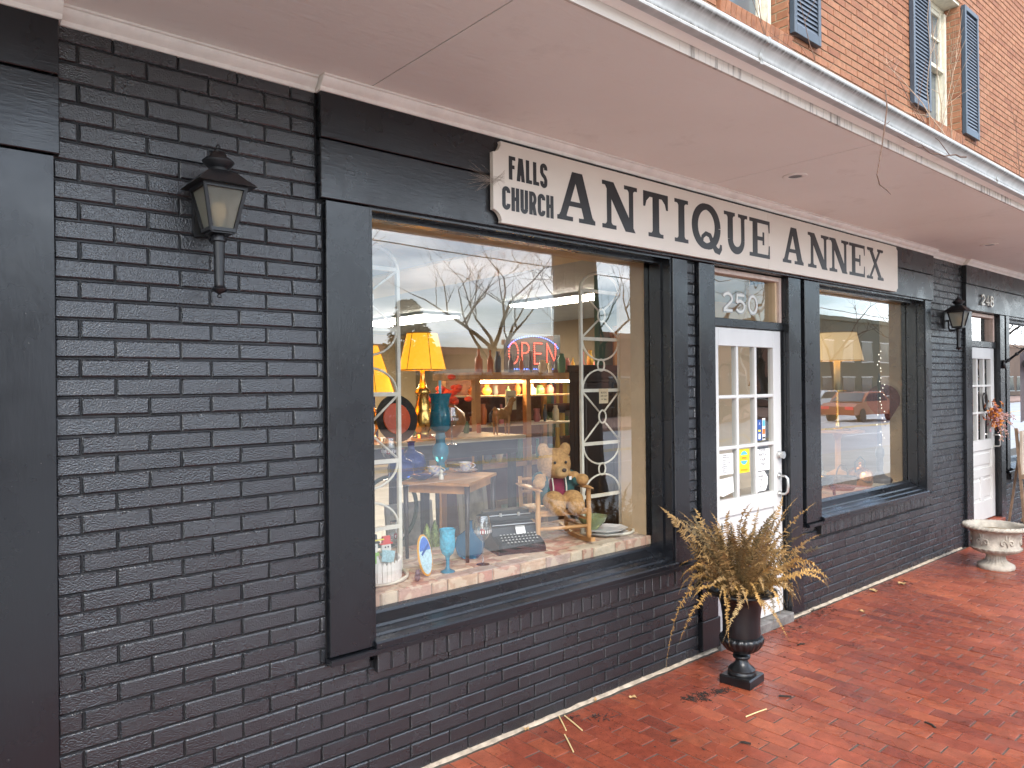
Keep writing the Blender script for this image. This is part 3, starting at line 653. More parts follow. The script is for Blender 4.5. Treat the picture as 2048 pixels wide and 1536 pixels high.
# what the gutter hides from view counts as unseen
def above_gutter(x, z):
    t = (-1.30-CAM.y)/(0-CAM.y); return CAM.z+(z-CAM.z)*t > 3.30
ub = [((q if above_gutter((s+e)/2, z) else 0), s, e, z) for q, s, e, z in ub]; ub.sort(reverse=True)
ubv = {}
for q, s, e, z in ub[:NMAX]:
    k = round(e-s, 2)
    if k not in ubv: ubv[k] = mesh('brick', *brick_geo(k-0.010, 0.0575, 0.03, 0.003, 0.0006, random.Random(3)), M['red_o'])
    o = place('brick', ubv[k], uw, ((s+e)/2, random.uniform(-.001, .001), z)); o.scale.x = (e-s-0.010)/(k-0.010)
rest = [(((s+e)/2, random.uniform(-.001, .001), z),)+brick_geo(e-s-0.010, 0.0575, 0.03, 0.003, 0.0006) for q, s, e, z in ub[NMAX:]]
stuff_mesh('far_bricks', rest, M['red_a'], uw)
R90 = Matrix.Rotation(math.radians(-90), 3, 'Z')
for a, b in wins:
    rv = []; r = 0; z = 4.52
    while z < SH_Z1:
        if r % 2: rv += [((b+0.002, 0.052, z),)+brick_geo(0.095, 0.0575, 0.03, 0.002), ((b+0.002, 0.135, z),)+brick_geo(0.05, 0.0575, 0.03, 0.002)]
        else: rv += [((b+0.002, 0.080, z),)+brick_geo(0.155, 0.0575, 0.03, 0.002)]
        z += 0.0678; r += 1
    stuff_mesh('reveal_bricks', [((x-0.006, y, zz), v, f) for (x, y, zz), v, f in rv], M['red_a'], uw, R90)
    w = empty('upper_window', (a, 0.1, 4.5), bld); Y = 0.165
    n = int((b-a)/0.0678)
    sb = [mesh('sill_brick', *brick_geo(0.058, 0.10, 0.12, 0.004, 0.001), M['red_o'])]
    for k in range(n+1): place('sill_brick', sb[0], w, (a+(k+.5)*(b-a)/(n+1), -0.03, 4.468), (math.radians(8), 0, 0))
    MB().box(a+.005, b-.005, -0.022, 0.16, 4.43, 4.512).build('sill_mortar', M['mortar'], w)
    f = MB()
    for xa, xb in ((a, a+0.06), (b-0.06, b)): f.bbox(xa, xb, Y, Y+0.08, 4.513, SH_Z1, .004); f.bbox(xa+(0.02 if xa == a else -0.0), xb-(0 if xa == a else 0.02), Y-0.03, Y-.001, 4.513, SH_Z1-.061, .004)
    f.bbox(a+.06, b-.06, Y+.001, Y+0.08, SH_Z1-0.06, SH_Z1, .004); f.bbox(a+.06, b-.06, Y-0.005, Y+0.08, 4.513, 4.56, .004)
    f.build('frame', M['cream'], w)
    s = MB(); x0, x1 = a+0.062, b-0.062; zm = 5.28
    for xa, xb in ((x0, x0+.045), (x1-.045, x1)): s.bbox(xa, xb, Y+.03, Y+.07, 4.561, zm, .003); s.bbox(xa, xb, Y+.005, Y+.045, zm, SH_Z1-.062, .003)
    s.bbox(x0+.045, x1-.045, Y+.031, Y+.07, 4.561, 4.63); s.bbox(x0+.0, x1-.0, Y-.012, Y+.06, zm-.022, zm+.022); s.bbox(x0+.045, x1-.045, Y+.006, Y+.045, SH_Z1-.11, SH_Z1-.062)
    for k in (1, 2): s.box(x0+.045+k*(x1-x0-.09)/3-.009, x0+.045+k*(x1-x0-.09)/3+.009, Y+.01, Y+.04, zm+.022, SH_Z1-.11)
    s.box(x0+.045, x1-.045, Y+.011, Y+.039, 5.60, 5.62); s.build('sash', M['cream'], w)
    MB().add([(x0, Y+.03, zm), (x1, Y+.03, zm), (x1, Y+.03, SH_Z1-.06), (x0, Y+.03, SH_Z1-.06)], [(0, 1, 2, 3)]).build('pane', M['dark_glass'], w)
    MB().add([(x0, Y+.055, 4.56), (x1, Y+.055, 4.56), (x1, Y+.055, zm), (x0, Y+.055, zm)], [(0, 1, 2, 3)]).build('pane', M['dark_glass'], w)
    MB().box(a, b, Y+0.09, Y+0.10, 4.5, SH_Z1).build('dark_backing', pbr('dark_room', (.03, .03, .03), .9), w)  # dark sheet standing in for the unlit room behind the panes
    MB().box(a-.0, b+.0, 0.01, 0.24, SH_Z1+.001, SH_Z1+.018).build('head', M['cream'], w)
SLH = 0.0375
slat_me = mesh('slat', *(lambda m: (m.V, m.F))(MB().add([(-.17, -.004, -.017), (.17, -.004, -.017), (.17, .010, .019), (-.17, .010, .019), (-.17, .003, -.017), (.17, .003, -.017), (.17, .017, .019), (-.17, .017, .019)], [(0, 1, 2, 3), (7, 6, 5, 4), (0, 4, 5, 1), (1, 5, 6, 2), (2, 6, 7, 3), (3, 7, 4, 0)])), M['shutter'])
for a, b in wins:
    for xa, xb in ((a-0.435, a-0.008), (b+0.008, b+0.435)):
        if px((xb, 0, 5.2)) is None or px((xb, 0, 5.2))[0] > 2300: continue
        s = empty('shutter', (xa, 0, SH_Z0), bld); Y0, Y1 = -0.048, -0.006
        f = MB(); f.bbox(xa, xa+.042, Y0, Y1, SH_Z0, SH_Z1); f.bbox(xb-.042, xb, Y0, Y1, SH_Z0, SH_Z1)
        f.bbox(xa+.042, xb-.042, Y0+.0005, Y1, SH_Z0, SH_Z0+.075); f.bbox(xa+.042, xb-.042, Y0+.0005, Y1, SH_Z1-.05, SH_Z1)
        f.box(xa+.042, xb-.042, Y1-.004, Y1-.001, SH_Z0+.075, SH_Z1-.05); f.build('shutter_frame', M['shutfr'], s)
        z = SH_Z0+.075+SLH*.5
        while z < SH_Z1-.055:
            place('slat', slat_me, s, ((xa+xb)/2, -0.038, z), None, (1.0, 1, 1)); z += SLH
# building ends and roof, out of view
MB().box(-3.0, 16, 0.31, 9, 8.2, 8.3).build('roof', pbr('roof', (.1, .1, .1), .9), bld)

# ---- inside of the shop
rm = empty('shop_interior', (4, 2, 0.1), bld)
MB().box(-0.6, 9.2, 0.30, 11.0, 0.0, 0.10).build('shop_floor', pbr('shop_floor_tile', (0.17, 0.15, 0.13), 0.5, 0, 0.3, 5), rm)
c = MB(); c.box(-0.6, 3.86, 0.42, 11.0, 2.95, 3.0); c.box(4.79, 9.2, 0.42, 11.0, 2.95, 3.0); c.build('ceiling', M['ceil'], rm)
MB().box(3.86, 4.79, 0.42, 11, 2.93, 3.0).build('bulkhead', M['ceil2'], rm)
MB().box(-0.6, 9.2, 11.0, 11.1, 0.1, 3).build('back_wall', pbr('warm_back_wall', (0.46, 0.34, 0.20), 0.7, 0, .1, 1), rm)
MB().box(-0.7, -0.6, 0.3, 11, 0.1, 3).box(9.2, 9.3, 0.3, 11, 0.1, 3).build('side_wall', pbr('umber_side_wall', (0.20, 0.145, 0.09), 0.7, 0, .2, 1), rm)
MB().box(9.3, 13.5, 2.6, 2.7, 0.1, 3).box(13.5, 13.6, .3, 2.7, .1, 3).box(9.3, 13.6, .3, 2.7, 2.9, 3.0).box(9.3, 13.6, .3, 2.7, 0, .1).build('next_shop_room', pbr('pale_room', (.5, .45, .36), .7), rm)
li = MB(); li.box(-0.6, W1[0]-.061, 0.301, 0.32, 0.1, 3); li.box(W1[1]+.061, D1[0]-.02, 0.301, 0.32, 0.1, 3); li.box(D1[1]+.02, W2[0]-.061, 0.301, 0.32, .1, 3); li.box(W2[1]+.061, 9.2, .301, .32, .1, 3); li.build('lining', M['tan'], rm)
# brick display ledge behind the big window
led = empty('display_ledge', (2.8, 0.3, 0.83), bld); LZ = 0.83
MB().box(1.65, 4.0, 0.172, 0.99, 0.10, LZ-0.008).build('ledge_core', pbr('ledge_mortar', (0.34, 0.29, 0.23), 0.9, 0, 0.3, 20), led)
lm = []
for k in range(6):
    rr = random.Random(k+40); v, f = brick_geo(0.196, 0.092, 0.02, 0.005, 0.0015, rr); V = [(a, cc, -b) for a, b, cc in v]; lm.append(mesh('ledge_brick', V, [tuple(reversed(q)) for q in f], M['ledge']))
for r in range(8):
    x = 1.70+(0.1 if r % 2 else 0)
    while x < 3.95:
        place('ledge_brick', random.choice(lm), led, (x, 0.222+r*0.102, LZ+random.uniform(-.001, .003)), (random.gauss(0, .01), random.gauss(0, .006), random.gauss(0, .012))); x += 0.205
x = 1.66
while x < 3.95:
    l = random.choice((0.2, 0.2, 0.2, 0.1)); v, f = brick_geo(l-.010, 0.085, .02, .005, .0015); o = place('ledge_brick', mesh('ledge_brick', v, f, M['ledge']), led, (x+l/2, 0.163, LZ-.047), (0, random.gauss(0, .01), 0)); x += l
MB().box(5.8, 8.3, 0.172, 1.2, 0.1, 0.80).build('display_shelf', pbr('cream_shelf', (0.62, 0.52, 0.38), 0.6, 0, .08, 4), bld)
# ceiling lights
for k, (x0, x1, y0, y1) in enumerate(((6.47, 6.90, 2.75, 4.6), (6.25, 6.95, 6.3, 8.6), (3.0, 3.4, 4.4, 6.4))):
    fx = thing('ceiling_light', ((x0+x1)/2, (y0+y1)/2, 2.95), ['long fluorescent ceiling light nearest the right trellis', 'fluorescent ceiling light deep in the shop above the yellow lamp', 'fluorescent ceiling light over the left side of the shop'][k], 'ceiling light', 'fluorescent lights on the shop ceiling')
    MB().box(x0, x1, y0, y1, 2.905, 2.949).build('housing', M['ceil'], fx)
    MB().box(x0+.02, x1-.02, y0+.02, y1-.02, 2.885, 2.904).build('diffuser', M['tube'], fx)
# ================================================================== SIGN
SY = -0.072
sg = thing('shop_sign', (4.8, SY, 2.66), 'long cream sign board lettered ANTIQUE ANNEX above window and door', 'sign')
ZB, ZT = 2.662, 3.078
poly = [(2.445, ZB)]+[(5.0-.0012, ZB), (5.0-.0012, ZT), (2.445, ZT)]+[(2.395+.055*math.cos(t), ZT-.062*math.sin(t)) for t in [PI/2*k/8 for k in range(1, 9)]]+[(2.395+.055*math.sin(t), ZB+.062*math.cos(t)) for t in [PI/2*k/8 for k in range(0, 8)]]
MB().prism(poly, SY, FY-.002).build('sign_panel', M['signb'], sg)
poly = [(5.0+.0012, ZB), (7.235, ZB)]+[(7.262-.027*math.cos(t), ZB+.03*math.sin(t)) for t in [PI/2*k/6 for k in range(1, 7)]]+[(7.262-.027*math.sin(t), ZT-.03*math.cos(t)) for t in [PI/2*k/6 for k in range(0, 6)]]+[(7.235, ZT), (5.0+.0012, ZT)]
MB().prism(poly, SY, FY-.002).build('sign_panel', M['signb'], sg)
class GL:
    """letter shapes: every stroke sits a hair behind the one before it"""
    def __init__(s): s.m = MB(); s.k = 0
    def y(s): s.k += 1; return SY-0.0022+0.00012*s.k
    def poly(s, p): s.m.prism(p, s.y(), SY-0.0002)
    def rect(s, x0, x1, z0, z1): s.poly([(x0, z0), (x1, z0), (x1, z1), (x0, z1)])
    def bar(s, p0, p1, w): s.poly([(p0[0]-w/2, p0[1]), (p0[0]+w/2, p0[1]), (p1[0]+w/2, p1[1]), (p1[0]-w/2, p1[1])] if p1[1] > p0[1] else [(p1[0]-w/2, p1[1]), (p1[0]+w/2, p1[1]), (p0[0]+w/2, p0[1]), (p0[0]-w/2, p0[1])])
    def rib(s, pts, w): y = s.y(); s.m.ribbon(pts, w, y, SY-0.0002)
    def serif(s, x, z, l, r, up, w):
        """slab under (up=1) or over (up=-1) a stem of width w at x, with curved brackets"""
        h = 0.024; z1 = z+up*h; bw_ = 0.016
        s.rect(x-l, x+r, min(z, z1), max(z, z1))
        for sd, reach in ((-1, l), (1, r)):
            if reach <= w/2+0.004: continue
            e = x+sd*w/2; pts = [(e, z1), (e+sd*bw_, z1), (e+sd*bw_*.35, z1+up*bw_*.35), (e, z1+up*bw_)]
            s.poly(pts if sd*up > 0 else list(reversed(pts)))
def slab(ch, x0, x1, z0, z1):
    g = GL(); w = x1-x0; h = z1-z0; T, t = 0.064, 0.038; st = 0.062; sh = 0.024
    if ch == 'A':
        g.bar((x0+.13*w, z0+sh*.5), (x0+.47*w, z1), t+.012); g.bar((x0+.83*w, z0+sh*.5), (x0+.53*w, z1), T+.01)
        g.rect(x0+.28*w, x0+.70*w, z0+h*.30, z0+h*.30+.028)
        g.serif(x0+.14*w, z0, .14*w, .26*w, 1, t); g.serif(x0+.83*w, z0, .27*w, .17*w, 1, T)
    elif ch == 'N':
        g.bar((x0+.19*w, z0), (x0+.19*w, z1), t); g.bar((x0+.82*w, z0), (x0+.82*w, z1), t); g.bar((x0+.80*w, z0), (x0+.17*w, z1), T+.026)
        g.serif(x0+.19*w, z0, .19*w, .20*w, 1, t); g.serif(x0+.19*w, z1, .19*w, .04*w, -1, t); g.serif(x0+.82*w, z1, .20*w, .18*w, -1, t)
    elif ch == 'I':
        xc = (x0+x1)/2; g.bar((xc, z0), (xc, z1), st); g.serif(xc, z0, w/2, w/2, 1, st); g.serif(xc, z1, w/2, w/2, -1, st)
    elif ch == 'T':
        xc = (x0+x1)/2; g.bar((xc, z0), (xc, z1), st); g.serif(xc, z0, .30*w, .30*w, 1, st); g.rect(x0, x1, z1-.032, z1)
        for e, sd in ((x0, 1), (x1, -1)):
            p = [(e, z1-.095), (e+sd*.018, z1-.095), (e+sd*.030, z1-.060), (e+sd*.062, z1-.031), (e, z1-.031)]
            g.poly(p if sd > 0 else list(reversed(p)))
    elif ch == 'E':
        xs = x0+.27*w; g.bar((xs, z0), (xs, z1), st); g.rect(x0, x1, z0, z0+.027); g.rect(x0, x1, z1-.027, z1)
        g.rect(xs, x0+.66*w, z0+h*.5-.014, z0+h*.5+.014); g.rect(x0+.64*w, x0+.64*w+.022, z0+h*.34, z0+h*.68)
        g.poly([(x1-.022, z0+.02), (x1, z0+.02), (x1, z0+.095), (x1-.012, z0+.095)]); g.poly([(x1-.012, z1-.085), (x1, z1-.085), (x1, z1-.02), (x1-.022, z1-.02)])
    elif ch == 'U':
        xl, xr, r = x0+.26*w, x0+.80*w, .27*w; cx = (xl+xr)/2
        g.bar((xl, z0+h*.33), (xl, z1), st); g.bar((xr, z0+h*.33), (xr, z1), t+.004)
        pts = [(cx+(xr-xl)/2*math.cos(a), z0+h*.33+(h*.33-.016)*math.sin(a)) for a in [PI+PI*k/18 for k in range(19)]]
        g.rib(pts, [st+(t+.004-st)*k/18 for k in range(19)])
        g.serif(xl, z1, .26*w, .20*w, -1, st); g.serif(xr, z1, .20*w, .20*w, -1, t)
    elif ch == 'Q':
        cx, cz, rx = x0+.46*w, (z0+z1)/2, .41*w-.0
        g.rib([(cx+rx*math.cos(a), cz+(h/2-.006)*math.sin(a)) for a in [2*PI*k/40 for k in range(41)]], [.040+.026*abs(math.cos(2*PI*k/40)) for k in range(41)])
        g.rib([(cx-.10*w-.02, cz-h*.37), (cx-.14*w, cz-h*.26), (cx-.02*w, cz-h*.17), (cx+.12*w, cz-h*.20), (cx+.24*w, cz-h*.40), (cx+.34*w, cz-h*.53), (cx+.46*w, cz-h*.56), (cx+.52*w, cz-h*.48), (cx+.53*w, cz-h*.38)], [.026, .028, .03, .036, .042, .046, .042, .03, .02])
    elif ch == 'X':
        g.bar((x0+.84*w, z0), (x0+.19*w, z1), T); g.bar((x0+.16*w, z0), (x0+.80*w, z1), t)
        for a, z, u, ww in ((.17, z0, 1, t), (.82, z0, 1, T), (.20, z1, -1, T), (.80, z1, -1, t)): g.serif(x0+a*w, z, .18*w, .18*w, u, ww)
    return g.m.build('letter', M['signl'], sg)
for ch, a, b in (('A', 2.845, 3.147), ('N', 3.207, 3.518), ('T', 3.576, 3.818), ('I', 3.886, 4.028), ('Q', 4.085, 4.40), ('U', 4.436, 4.723), ('E', 4.752, 5.022),
                 ('A', 5.205, 5.515), ('N', 5.586, 5.927), ('N', 5.937, 6.274), ('E', 6.288, 6.578), ('X', 6.619, 6.955)): slab(ch, a, b, 2.737, 3.012)
def sans(ch, x0, x1, z0, z1, t=0.0225):
    g = GL(); w = x1-x0; h = z1-z0; hb = 0.019; xa, xb = x0+t/2, x1-t/2
    if ch == 'F': g.bar((xa, z0), (xa, z1), t); g.rect(x0, x1, z1-hb, z1); g.rect(x0, x1-.006, z0+h*.47, z0+h*.47+hb)
    elif ch == 'L': g.bar((xa, z0), (xa, z1), t); g.rect(x0, x1, z0, z0+hb)
    elif ch == 'A': g.bar((xa, z0), (x0+w*.44, z1), t); g.bar((xb, z0), (x0+w*.56, z1), t); g.rect(x0+w*.28, x0+w*.72, z0+h*.26, z0+h*.26+.016)
    elif ch == 'H': g.bar((xa, z0), (xa, z1), t); g.bar((xb, z0), (xb, z1), t); g.rect(xa, xb, z0+h*.45, z0+h*.45+hb)
    elif ch == 'U':
        r = (xb-xa)/2; g.bar((xa, z0+r+.008), (xa, z1), t); g.bar((xb, z0+r+.008), (xb, z1), t); g.rib([(xa+r+r*math.cos(a), z0+r+.008+(r)*math.sin(a)) for a in [PI+PI*k/12 for k in range(13)]], t)
    elif ch == 'C':
        r = (xb-xa)/2; q = .012
        g.rib([(xb, z1-r-h*.14)]+[(xa+r+r*math.cos(a), z1-r-q+r*math.sin(a)) for a in [PI*k/12 for k in range(13)]]+[(xa+r+r*math.cos(a), z0+r+q+r*math.sin(a)) for a in [PI+PI*k/12 for k in range(13)]]+[(xb, z0+r+h*.14)], t)
    elif ch == 'S':
        r = (xb-xa)/2; c = (z0+z1)/2
        g.rib([(xb, z1-r-h*.12), (xb, z1-r-.006)]+[(xa+r+r*math.cos(a), z1-r-.006+r*math.sin(a)) for a in [PI*k/10 for k in range(1, 11)]]+[(xa, c+.016), (xa+r*.5, c+.004), (xb-r*.5, c-.008), (xb, c-.022)]+[(xa+r+r*math.cos(-a), z0+r+.006+r*math.sin(-a)) for a in [PI*k/10 for k in range(1, 11)]]+[(xa, z0+r+h*.12)], t)
    elif ch == 'R':
        g.bar((xa, z0), (xa, z1), t); r = h*.23
        g.rib([(xa, z1-hb/2), (xb-r*.6, z1-hb/2)]+[(xb-r*.6+r*.6*math.cos(a), z1-hb/2-r+r*math.sin(a)) for a in [PI/2-PI*k/10 for k in range(1, 11)]]+[(xa, z1-hb/2-2*r)], t*.9); g.bar((xb, z0), (xb-.012, z1-2*r-hb*.5), t)
    return g.m.build('letter', M['signl'], sg)
def line(word, x0, x1, z0, z1, wd):
    tot = sum(wd[c] for c in word); gap = (x1-x0-tot)/(len(word)-1) if True else 0; x = x0
    for c in word: sans(c, x, x+wd[c], z0, z1); x += wd[c]+gap
line('FALLS', 2.500, 2.772, 2.892, 3.013, {'F': .044, 'A': .056, 'L': .042, 'S': .052})
line('CHURCH', 2.453, 2.816, 2.731, 2.853, {'C': .054, 'H': .053, 'U': .053, 'R': .053})

# ================================================================== WALL LANTERNS
def frost_mat():
    m = bpy.data.materials.new('frosted_lantern_pane'); m.use_nodes = True; N, L = m.node_tree.nodes, m.node_tree.links; N.clear()
    out = N.new('ShaderNodeOutputMaterial'); tr = N.new('ShaderNodeBsdfTransparent'); tl = N.new('ShaderNodeBsdfTranslucent'); df = N.new('ShaderNodeBsdfPrincipled'); a = N.new('ShaderNodeMixShader'); b = N.new('ShaderNodeMixShader')
    tr.inputs['Color'].default_value = (.8, .78, .70, 1); tl.inputs['Color'].default_value = (.75, .72, .62, 1); df.inputs['Base Color'].default_value = (.34, .33, .28, 1); df.inputs['Roughness'].default_value = .3
    a.inputs['Fac'].default_value = .55; b.inputs['Fac'].default_value = .42; L.new(tl.outputs[0], a.inputs[1]); L.new(df.outputs[0], a.inputs[2]); L.new(a.outputs[0], b.inputs[1]); L.new(tr.outputs[0], b.inputs[2]); L.new(b.outputs[0], out.inputs['Surface']); return m
def lantern(x, y, zt, label):
    t = thing('wall_lantern', (x, 0, zt-0.36), label, 'lantern', 'lanterns on the shop wall')
    r = MB()
    def ring(hw, z): return [(x-hw, y-hw, z), (x+hw, y-hw, z), (x+hw, y+hw, z), (x-hw, y+hw, z)]
    def frus(mb, h0, z0, h1, z1): mb.add(ring(h0, z0)+ring(h1, z1), [(0, 1, 5, 4), (1, 2, 6, 5), (2, 3, 7, 6), (3, 0, 4, 7), (3, 2, 1, 0), (4, 5, 6, 7)])
    zr = zt-0.150                                   # eave of the roof
    frus(r, .108, zr, .101, zr+.007); frus(r, .101, zr+.007, .054, zr+.052); frus(r, .054, zr+.052, .042, zr+.062); r.build('roof', M['iron'], t)
    c = MB(); c.lathe([(.034, zr+.06), (.034, zr+.072), (.038, zr+.076), (.056, zr+.094), (.058, zr+.100), (.051, zr+.108), (.03, zr+.121), (.026, zr+.135), (.012, zr+.137), (.012, zr+.142), (.015, zr+.146), (.008, zr+.152), (.009, zr+.158), (.004, zr+.166), (.0, zr+.170)], (x, y, 0), 20); auto_smooth(c.build('chimney_cap', M['iron'], t), 50)
    f = MB(); zb = zr-.170; ht, hb = .076, .042
    for sx, sy in ((-1, -1), (1, -1), (1, 1), (-1, 1)):
        f.cyl((x+sx*hb, y+sy*hb, zb), (x+sx*ht, y+sy*ht, zr), .0085, .0085, 4)
    for hw, z, rr in ((ht, zr-.006, .009), (hb+.003, zb+.008, .009)):
        q = ring(hw, z)
        for k in range(4): f.cyl(q[k], q[(k+1) % 4], rr, rr, 4)
    f.add(ring(hb, zb-.004)+ring(hb, zb+.004), [(3, 2, 1, 0), (4, 5, 6, 7), (0, 1, 5, 4), (1, 2, 6, 5), (2, 3, 7, 6), (3, 0, 4, 7)]); f.build('cage', M['iron'], t)
    a, b = ring(hb-.003, zb+.006), ring(ht-.004, zr-.004)
    for k in range(4): MB().add([a[k], a[(k+1) % 4], b[(k+1) % 4], b[k]], [(0, 1, 2, 3)]).build('pane', M['lglass'], t)
    bb = MB(); bb.lathe([(.012, 0), (.013, .04), (.026, .055), (.030, .085), (.022, .108), (.0, .116)], (x, y, zb+.005), 14); auto_smooth(bb.build('lamp_bulb', M['lbulb'], t), 60)
    s = MB(); s.lathe([(.0, -.245), (.008, -.242), (.009, -.236), (.005, -.230), (.010, -.226), (.028, -.216), (.030, -.210), (.022, -.204), (.019, -.196), (.018, -.180), (.0205, -.05), (.021, -.034), (.027, -.03), (.028, -.012), (.022, -.006), (.022, 0)], (x, y, zb), 18); auto_smooth(s.build('stem', M['iron'], t), 50)
    k = MB(); k.tube([(x, y, zb-.022), (x-.0, y+.07, zb-.022), (x, y+.088, zb-.014), (x, y+.095, zb+.01), (x, y+.095, zb+.09)], .0085, 8); k.tube([(x, y+.095, zb+.08), (x, -.022, zb+.08)], .010, 8)
    k.box(x-.055, x+.055, -.022, -.0015, zb+.0, zb+.17); k.build('bracket', M['iron'], t)
    return t
M['lglass'] = frost_mat()
M['lbulb'] = pbr('unlit_bulb', (0.60, 0.42, 0.22), 0.25)
lantern(1.0, -0.135, 2.735, 'black wall lantern on the brick left of the big window')
lantern(8.60, -0.135, 2.70, 'black wall lantern beside the house number 248')

# ================================================================== PLANTERS
ux, uy = 4.03, -0.43
ur = thing('black_urn', (ux, uy, 0), 'tall black cast urn standing in front of the white door', 'urn')
M['urn'] = pbr('black_cast_iron', (0.006, 0.0065, 0.0075), 0.3, 0, 0.5, 16, (50, .25, .003))
b = MB(); b.xf = Matrix.Translation((ux, uy, 0)) @ Matrix.Rotation(math.radians(7), 4, 'Z')
b.add([(-.098, -.098, 0.001), (.098, -.098, 0.001), (.098, .098, 0.001), (-.098, .098, 0.001), (-.098, -.098, .046), (.098, -.098, .046), (.098, .098, .046), (-.098, .098, .046), (-.090, -.090, .054), (.090, -.090, .054), (.090, .090, .054), (-.090, .090, .054)],
      [(3, 2, 1, 0), (0, 1, 5, 4), (1, 2, 6, 5), (2, 3, 7, 6), (3, 0, 4, 7), (4, 5, 9, 8), (5, 6, 10, 9), (6, 7, 11, 10), (7, 4, 8, 11), (8, 9, 10, 11)]); b.build('plinth', M['urn'], ur)
b = MB(); b.lathe([(.084, .054), (.086, .062), (.082, .070), (.078, .078), (.080, .084), (.072, .092), (.050, .108), (.038, .128), (.035, .142), (.050, .150), (.053, .158), (.050, .167), (.036, .172), (.034, .180)], (ux, uy, 0), 32); auto_smooth(b.build('stem', M['urn'], ur), 60)
b = MB(); NG = 20
b.lathe([(.034, .178), (.060, .186), (.095, .205), (.118, .230), (.130, .258), (.131, .272), (.124, .284), (.112, .290)], (ux, uy, 0), 120, lambda a, i: 1+(.055*abs(math.sin(a*NG/2))-.03 if 1 <= i <= 6 else 0)); auto_smooth(b.build('gadrooned_bowl', M['urn'], ur), 50)
b = MB(); b.lathe([(.110, .288), (.112, .30), (.111, .36), (.114, .42), (.122, .475), (.136, .515), (.150, .530), (.165, .538), (.20, .548), (.213, .556), (.212, .566), (.196, .572), (.170, .566), (.148, .545), (.140, .52)], (ux, uy, 0), 48); auto_smooth(b.build('vase_body', M['urn'], ur), 50)
MB().lathe([(.145, .53), (.08, .54), (.0, .545)], (ux, uy, 0), 24).build('soil', pbr('dark_soil', (.03, .02, .014), .95, 0, .4, 40), ur)

def frond_mesh(L, rise, droop, mat, seed, wid=0.040):
    """a fern frond leaving the origin along +X: rachis plus rows of leaflets"""
    rr = random.Random(seed); V = []; F = []; n = 26; P = []
    for i in range(n+1):
        t = i/n; P.append(Vector((L*(t*(1-.25*t*droop)), .02*math.sin(t*5+seed), rise*L*t-droop*L*t*t)))
    m = MB(); m.tube(P, [.0022*(1-.75*i/n) for i in range(n+1)], 4)
    for i in range(3, n+1):
        t = i/n; d = (P[i]-P[i-1]).normalized(); side = Vector((0, 1, 0)); nrm = d.cross(side)
        for sub in (0, .5):
            p = P[i-1].lerp(P[i], sub); w = wid*math.sin(PI*min(1, .16+t*.86))**.7*rr.uniform(.55, 1.1)
            for sd in (-1, 1):
                if rr.random() < .10: continue
                c = rr.uniform(-.9, .9); tip = p+side*sd*w+d*w*rr.uniform(.1, .5)+nrm*w*c
                a = p+d*.0035; q = p-d*.0035; mid = p.lerp(tip, .55)
                m.add([q, mid-d*.0040+nrm*.002, tip, mid+d*.0040+nrm*.002, a], [(0, 1, 2, 3, 4)])
    return mesh('frond', m.V, m.F, mat)
fern_m = [pbr('fern_olive', (0.13, 0.088, 0.034), .7, 0, .35, 30), pbr('fern_brown', (0.20, 0.115, 0.042), .75, 0, .35, 30), pbr('fern_gold', (0.42, 0.24, 0.07), .75, 0, .3, 30), pbr('fern_straw', (0.42, 0.29, 0.13), .8, 0, .25, 30), pbr('fern_dark', (0.075, 0.05, 0.022), .7, 0, .3, 30), pbr('fern_tan', (0.31, 0.19, 0.07), .75, 0, .35, 30)]
fr_up = [frond_mesh(random.uniform(.38, .50), random.uniform(1.1, 1.9), random.uniform(.5, 1.05), fern_m[(0, 1, 5, 0, 5, 1, 4, 5)[k]], k, .030) for k in range(8)]
fr_arch = [frond_mesh(random.uniform(.44, .56), random.uniform(.9, 1.35), random.uniform(.95, 1.3), fern_m[(2, 5, 2, 0, 5, 1)[k]], 20+k, .031) for k in range(6)]
fr_hang = [frond_mesh(random.uniform(.40, .52), random.uniform(.35, .6), random.uniform(1.15, 1.6), fern_m[(3, 2, 3, 2, 3)[k]], 40+k, .033) for k in range(5)]
fern = thing('fern_plant', (ux, uy, 0.545), 'dying brown and golden fern spilling out of the black urn', 'fern')
for k in range(130):
    a = random.uniform(0, 2*PI); rad = random.uniform(0, .10)
    place('frond', random.choice(fr_up), fern, (ux+rad*math.cos(a), uy+rad*math.sin(a), .545), (random.gauss(0, .30), random.uniform(-.42, .02), a+random.gauss(0, .4)), (random.uniform(.65, 1.12),)*3)
for k in range(80):
    a = random.uniform(0, 2*PI)
    place('frond', random.choice(fr_arch), fern, (ux+.09*math.cos(a), uy+.09*math.sin(a), .545), (random.gauss(0, .3), random.gauss(-.1, .22), a), (random.uniform(.5, .80),)*3)
def az(dx, dy): return math.atan2(dy, dx)
RT = az(cR.x, cR.y); TOC = az(CAM.x-ux, CAM.y-uy)
for a, s in ((RT+.1, 1.0), (RT+.35, 1.05), (RT-.2, .95), (RT-.45, .9), (RT+.6, .9), (RT-.05, .85), (RT+.22, .9), (RT-.3, 1.05)):
    place('frond', random.choice(fr_arch[:3]), fern, (ux+.13*math.cos(a), uy+.13*math.sin(a), .565), (random.gauss(0, .3), -.08, a), (s*.98,)*3)
for a, s in ((RT+PI-.05, .95), (RT+PI+.35, .7), (TOC+.5, .55), (TOC-.05, .62), (TOC-.35, .55)):
    place('frond', random.choice(fr_hang), fern, (ux+.16*math.cos(a), uy+.16*math.sin(a), .555), (random.gauss(0, .2), .0, a), (s,)*3)

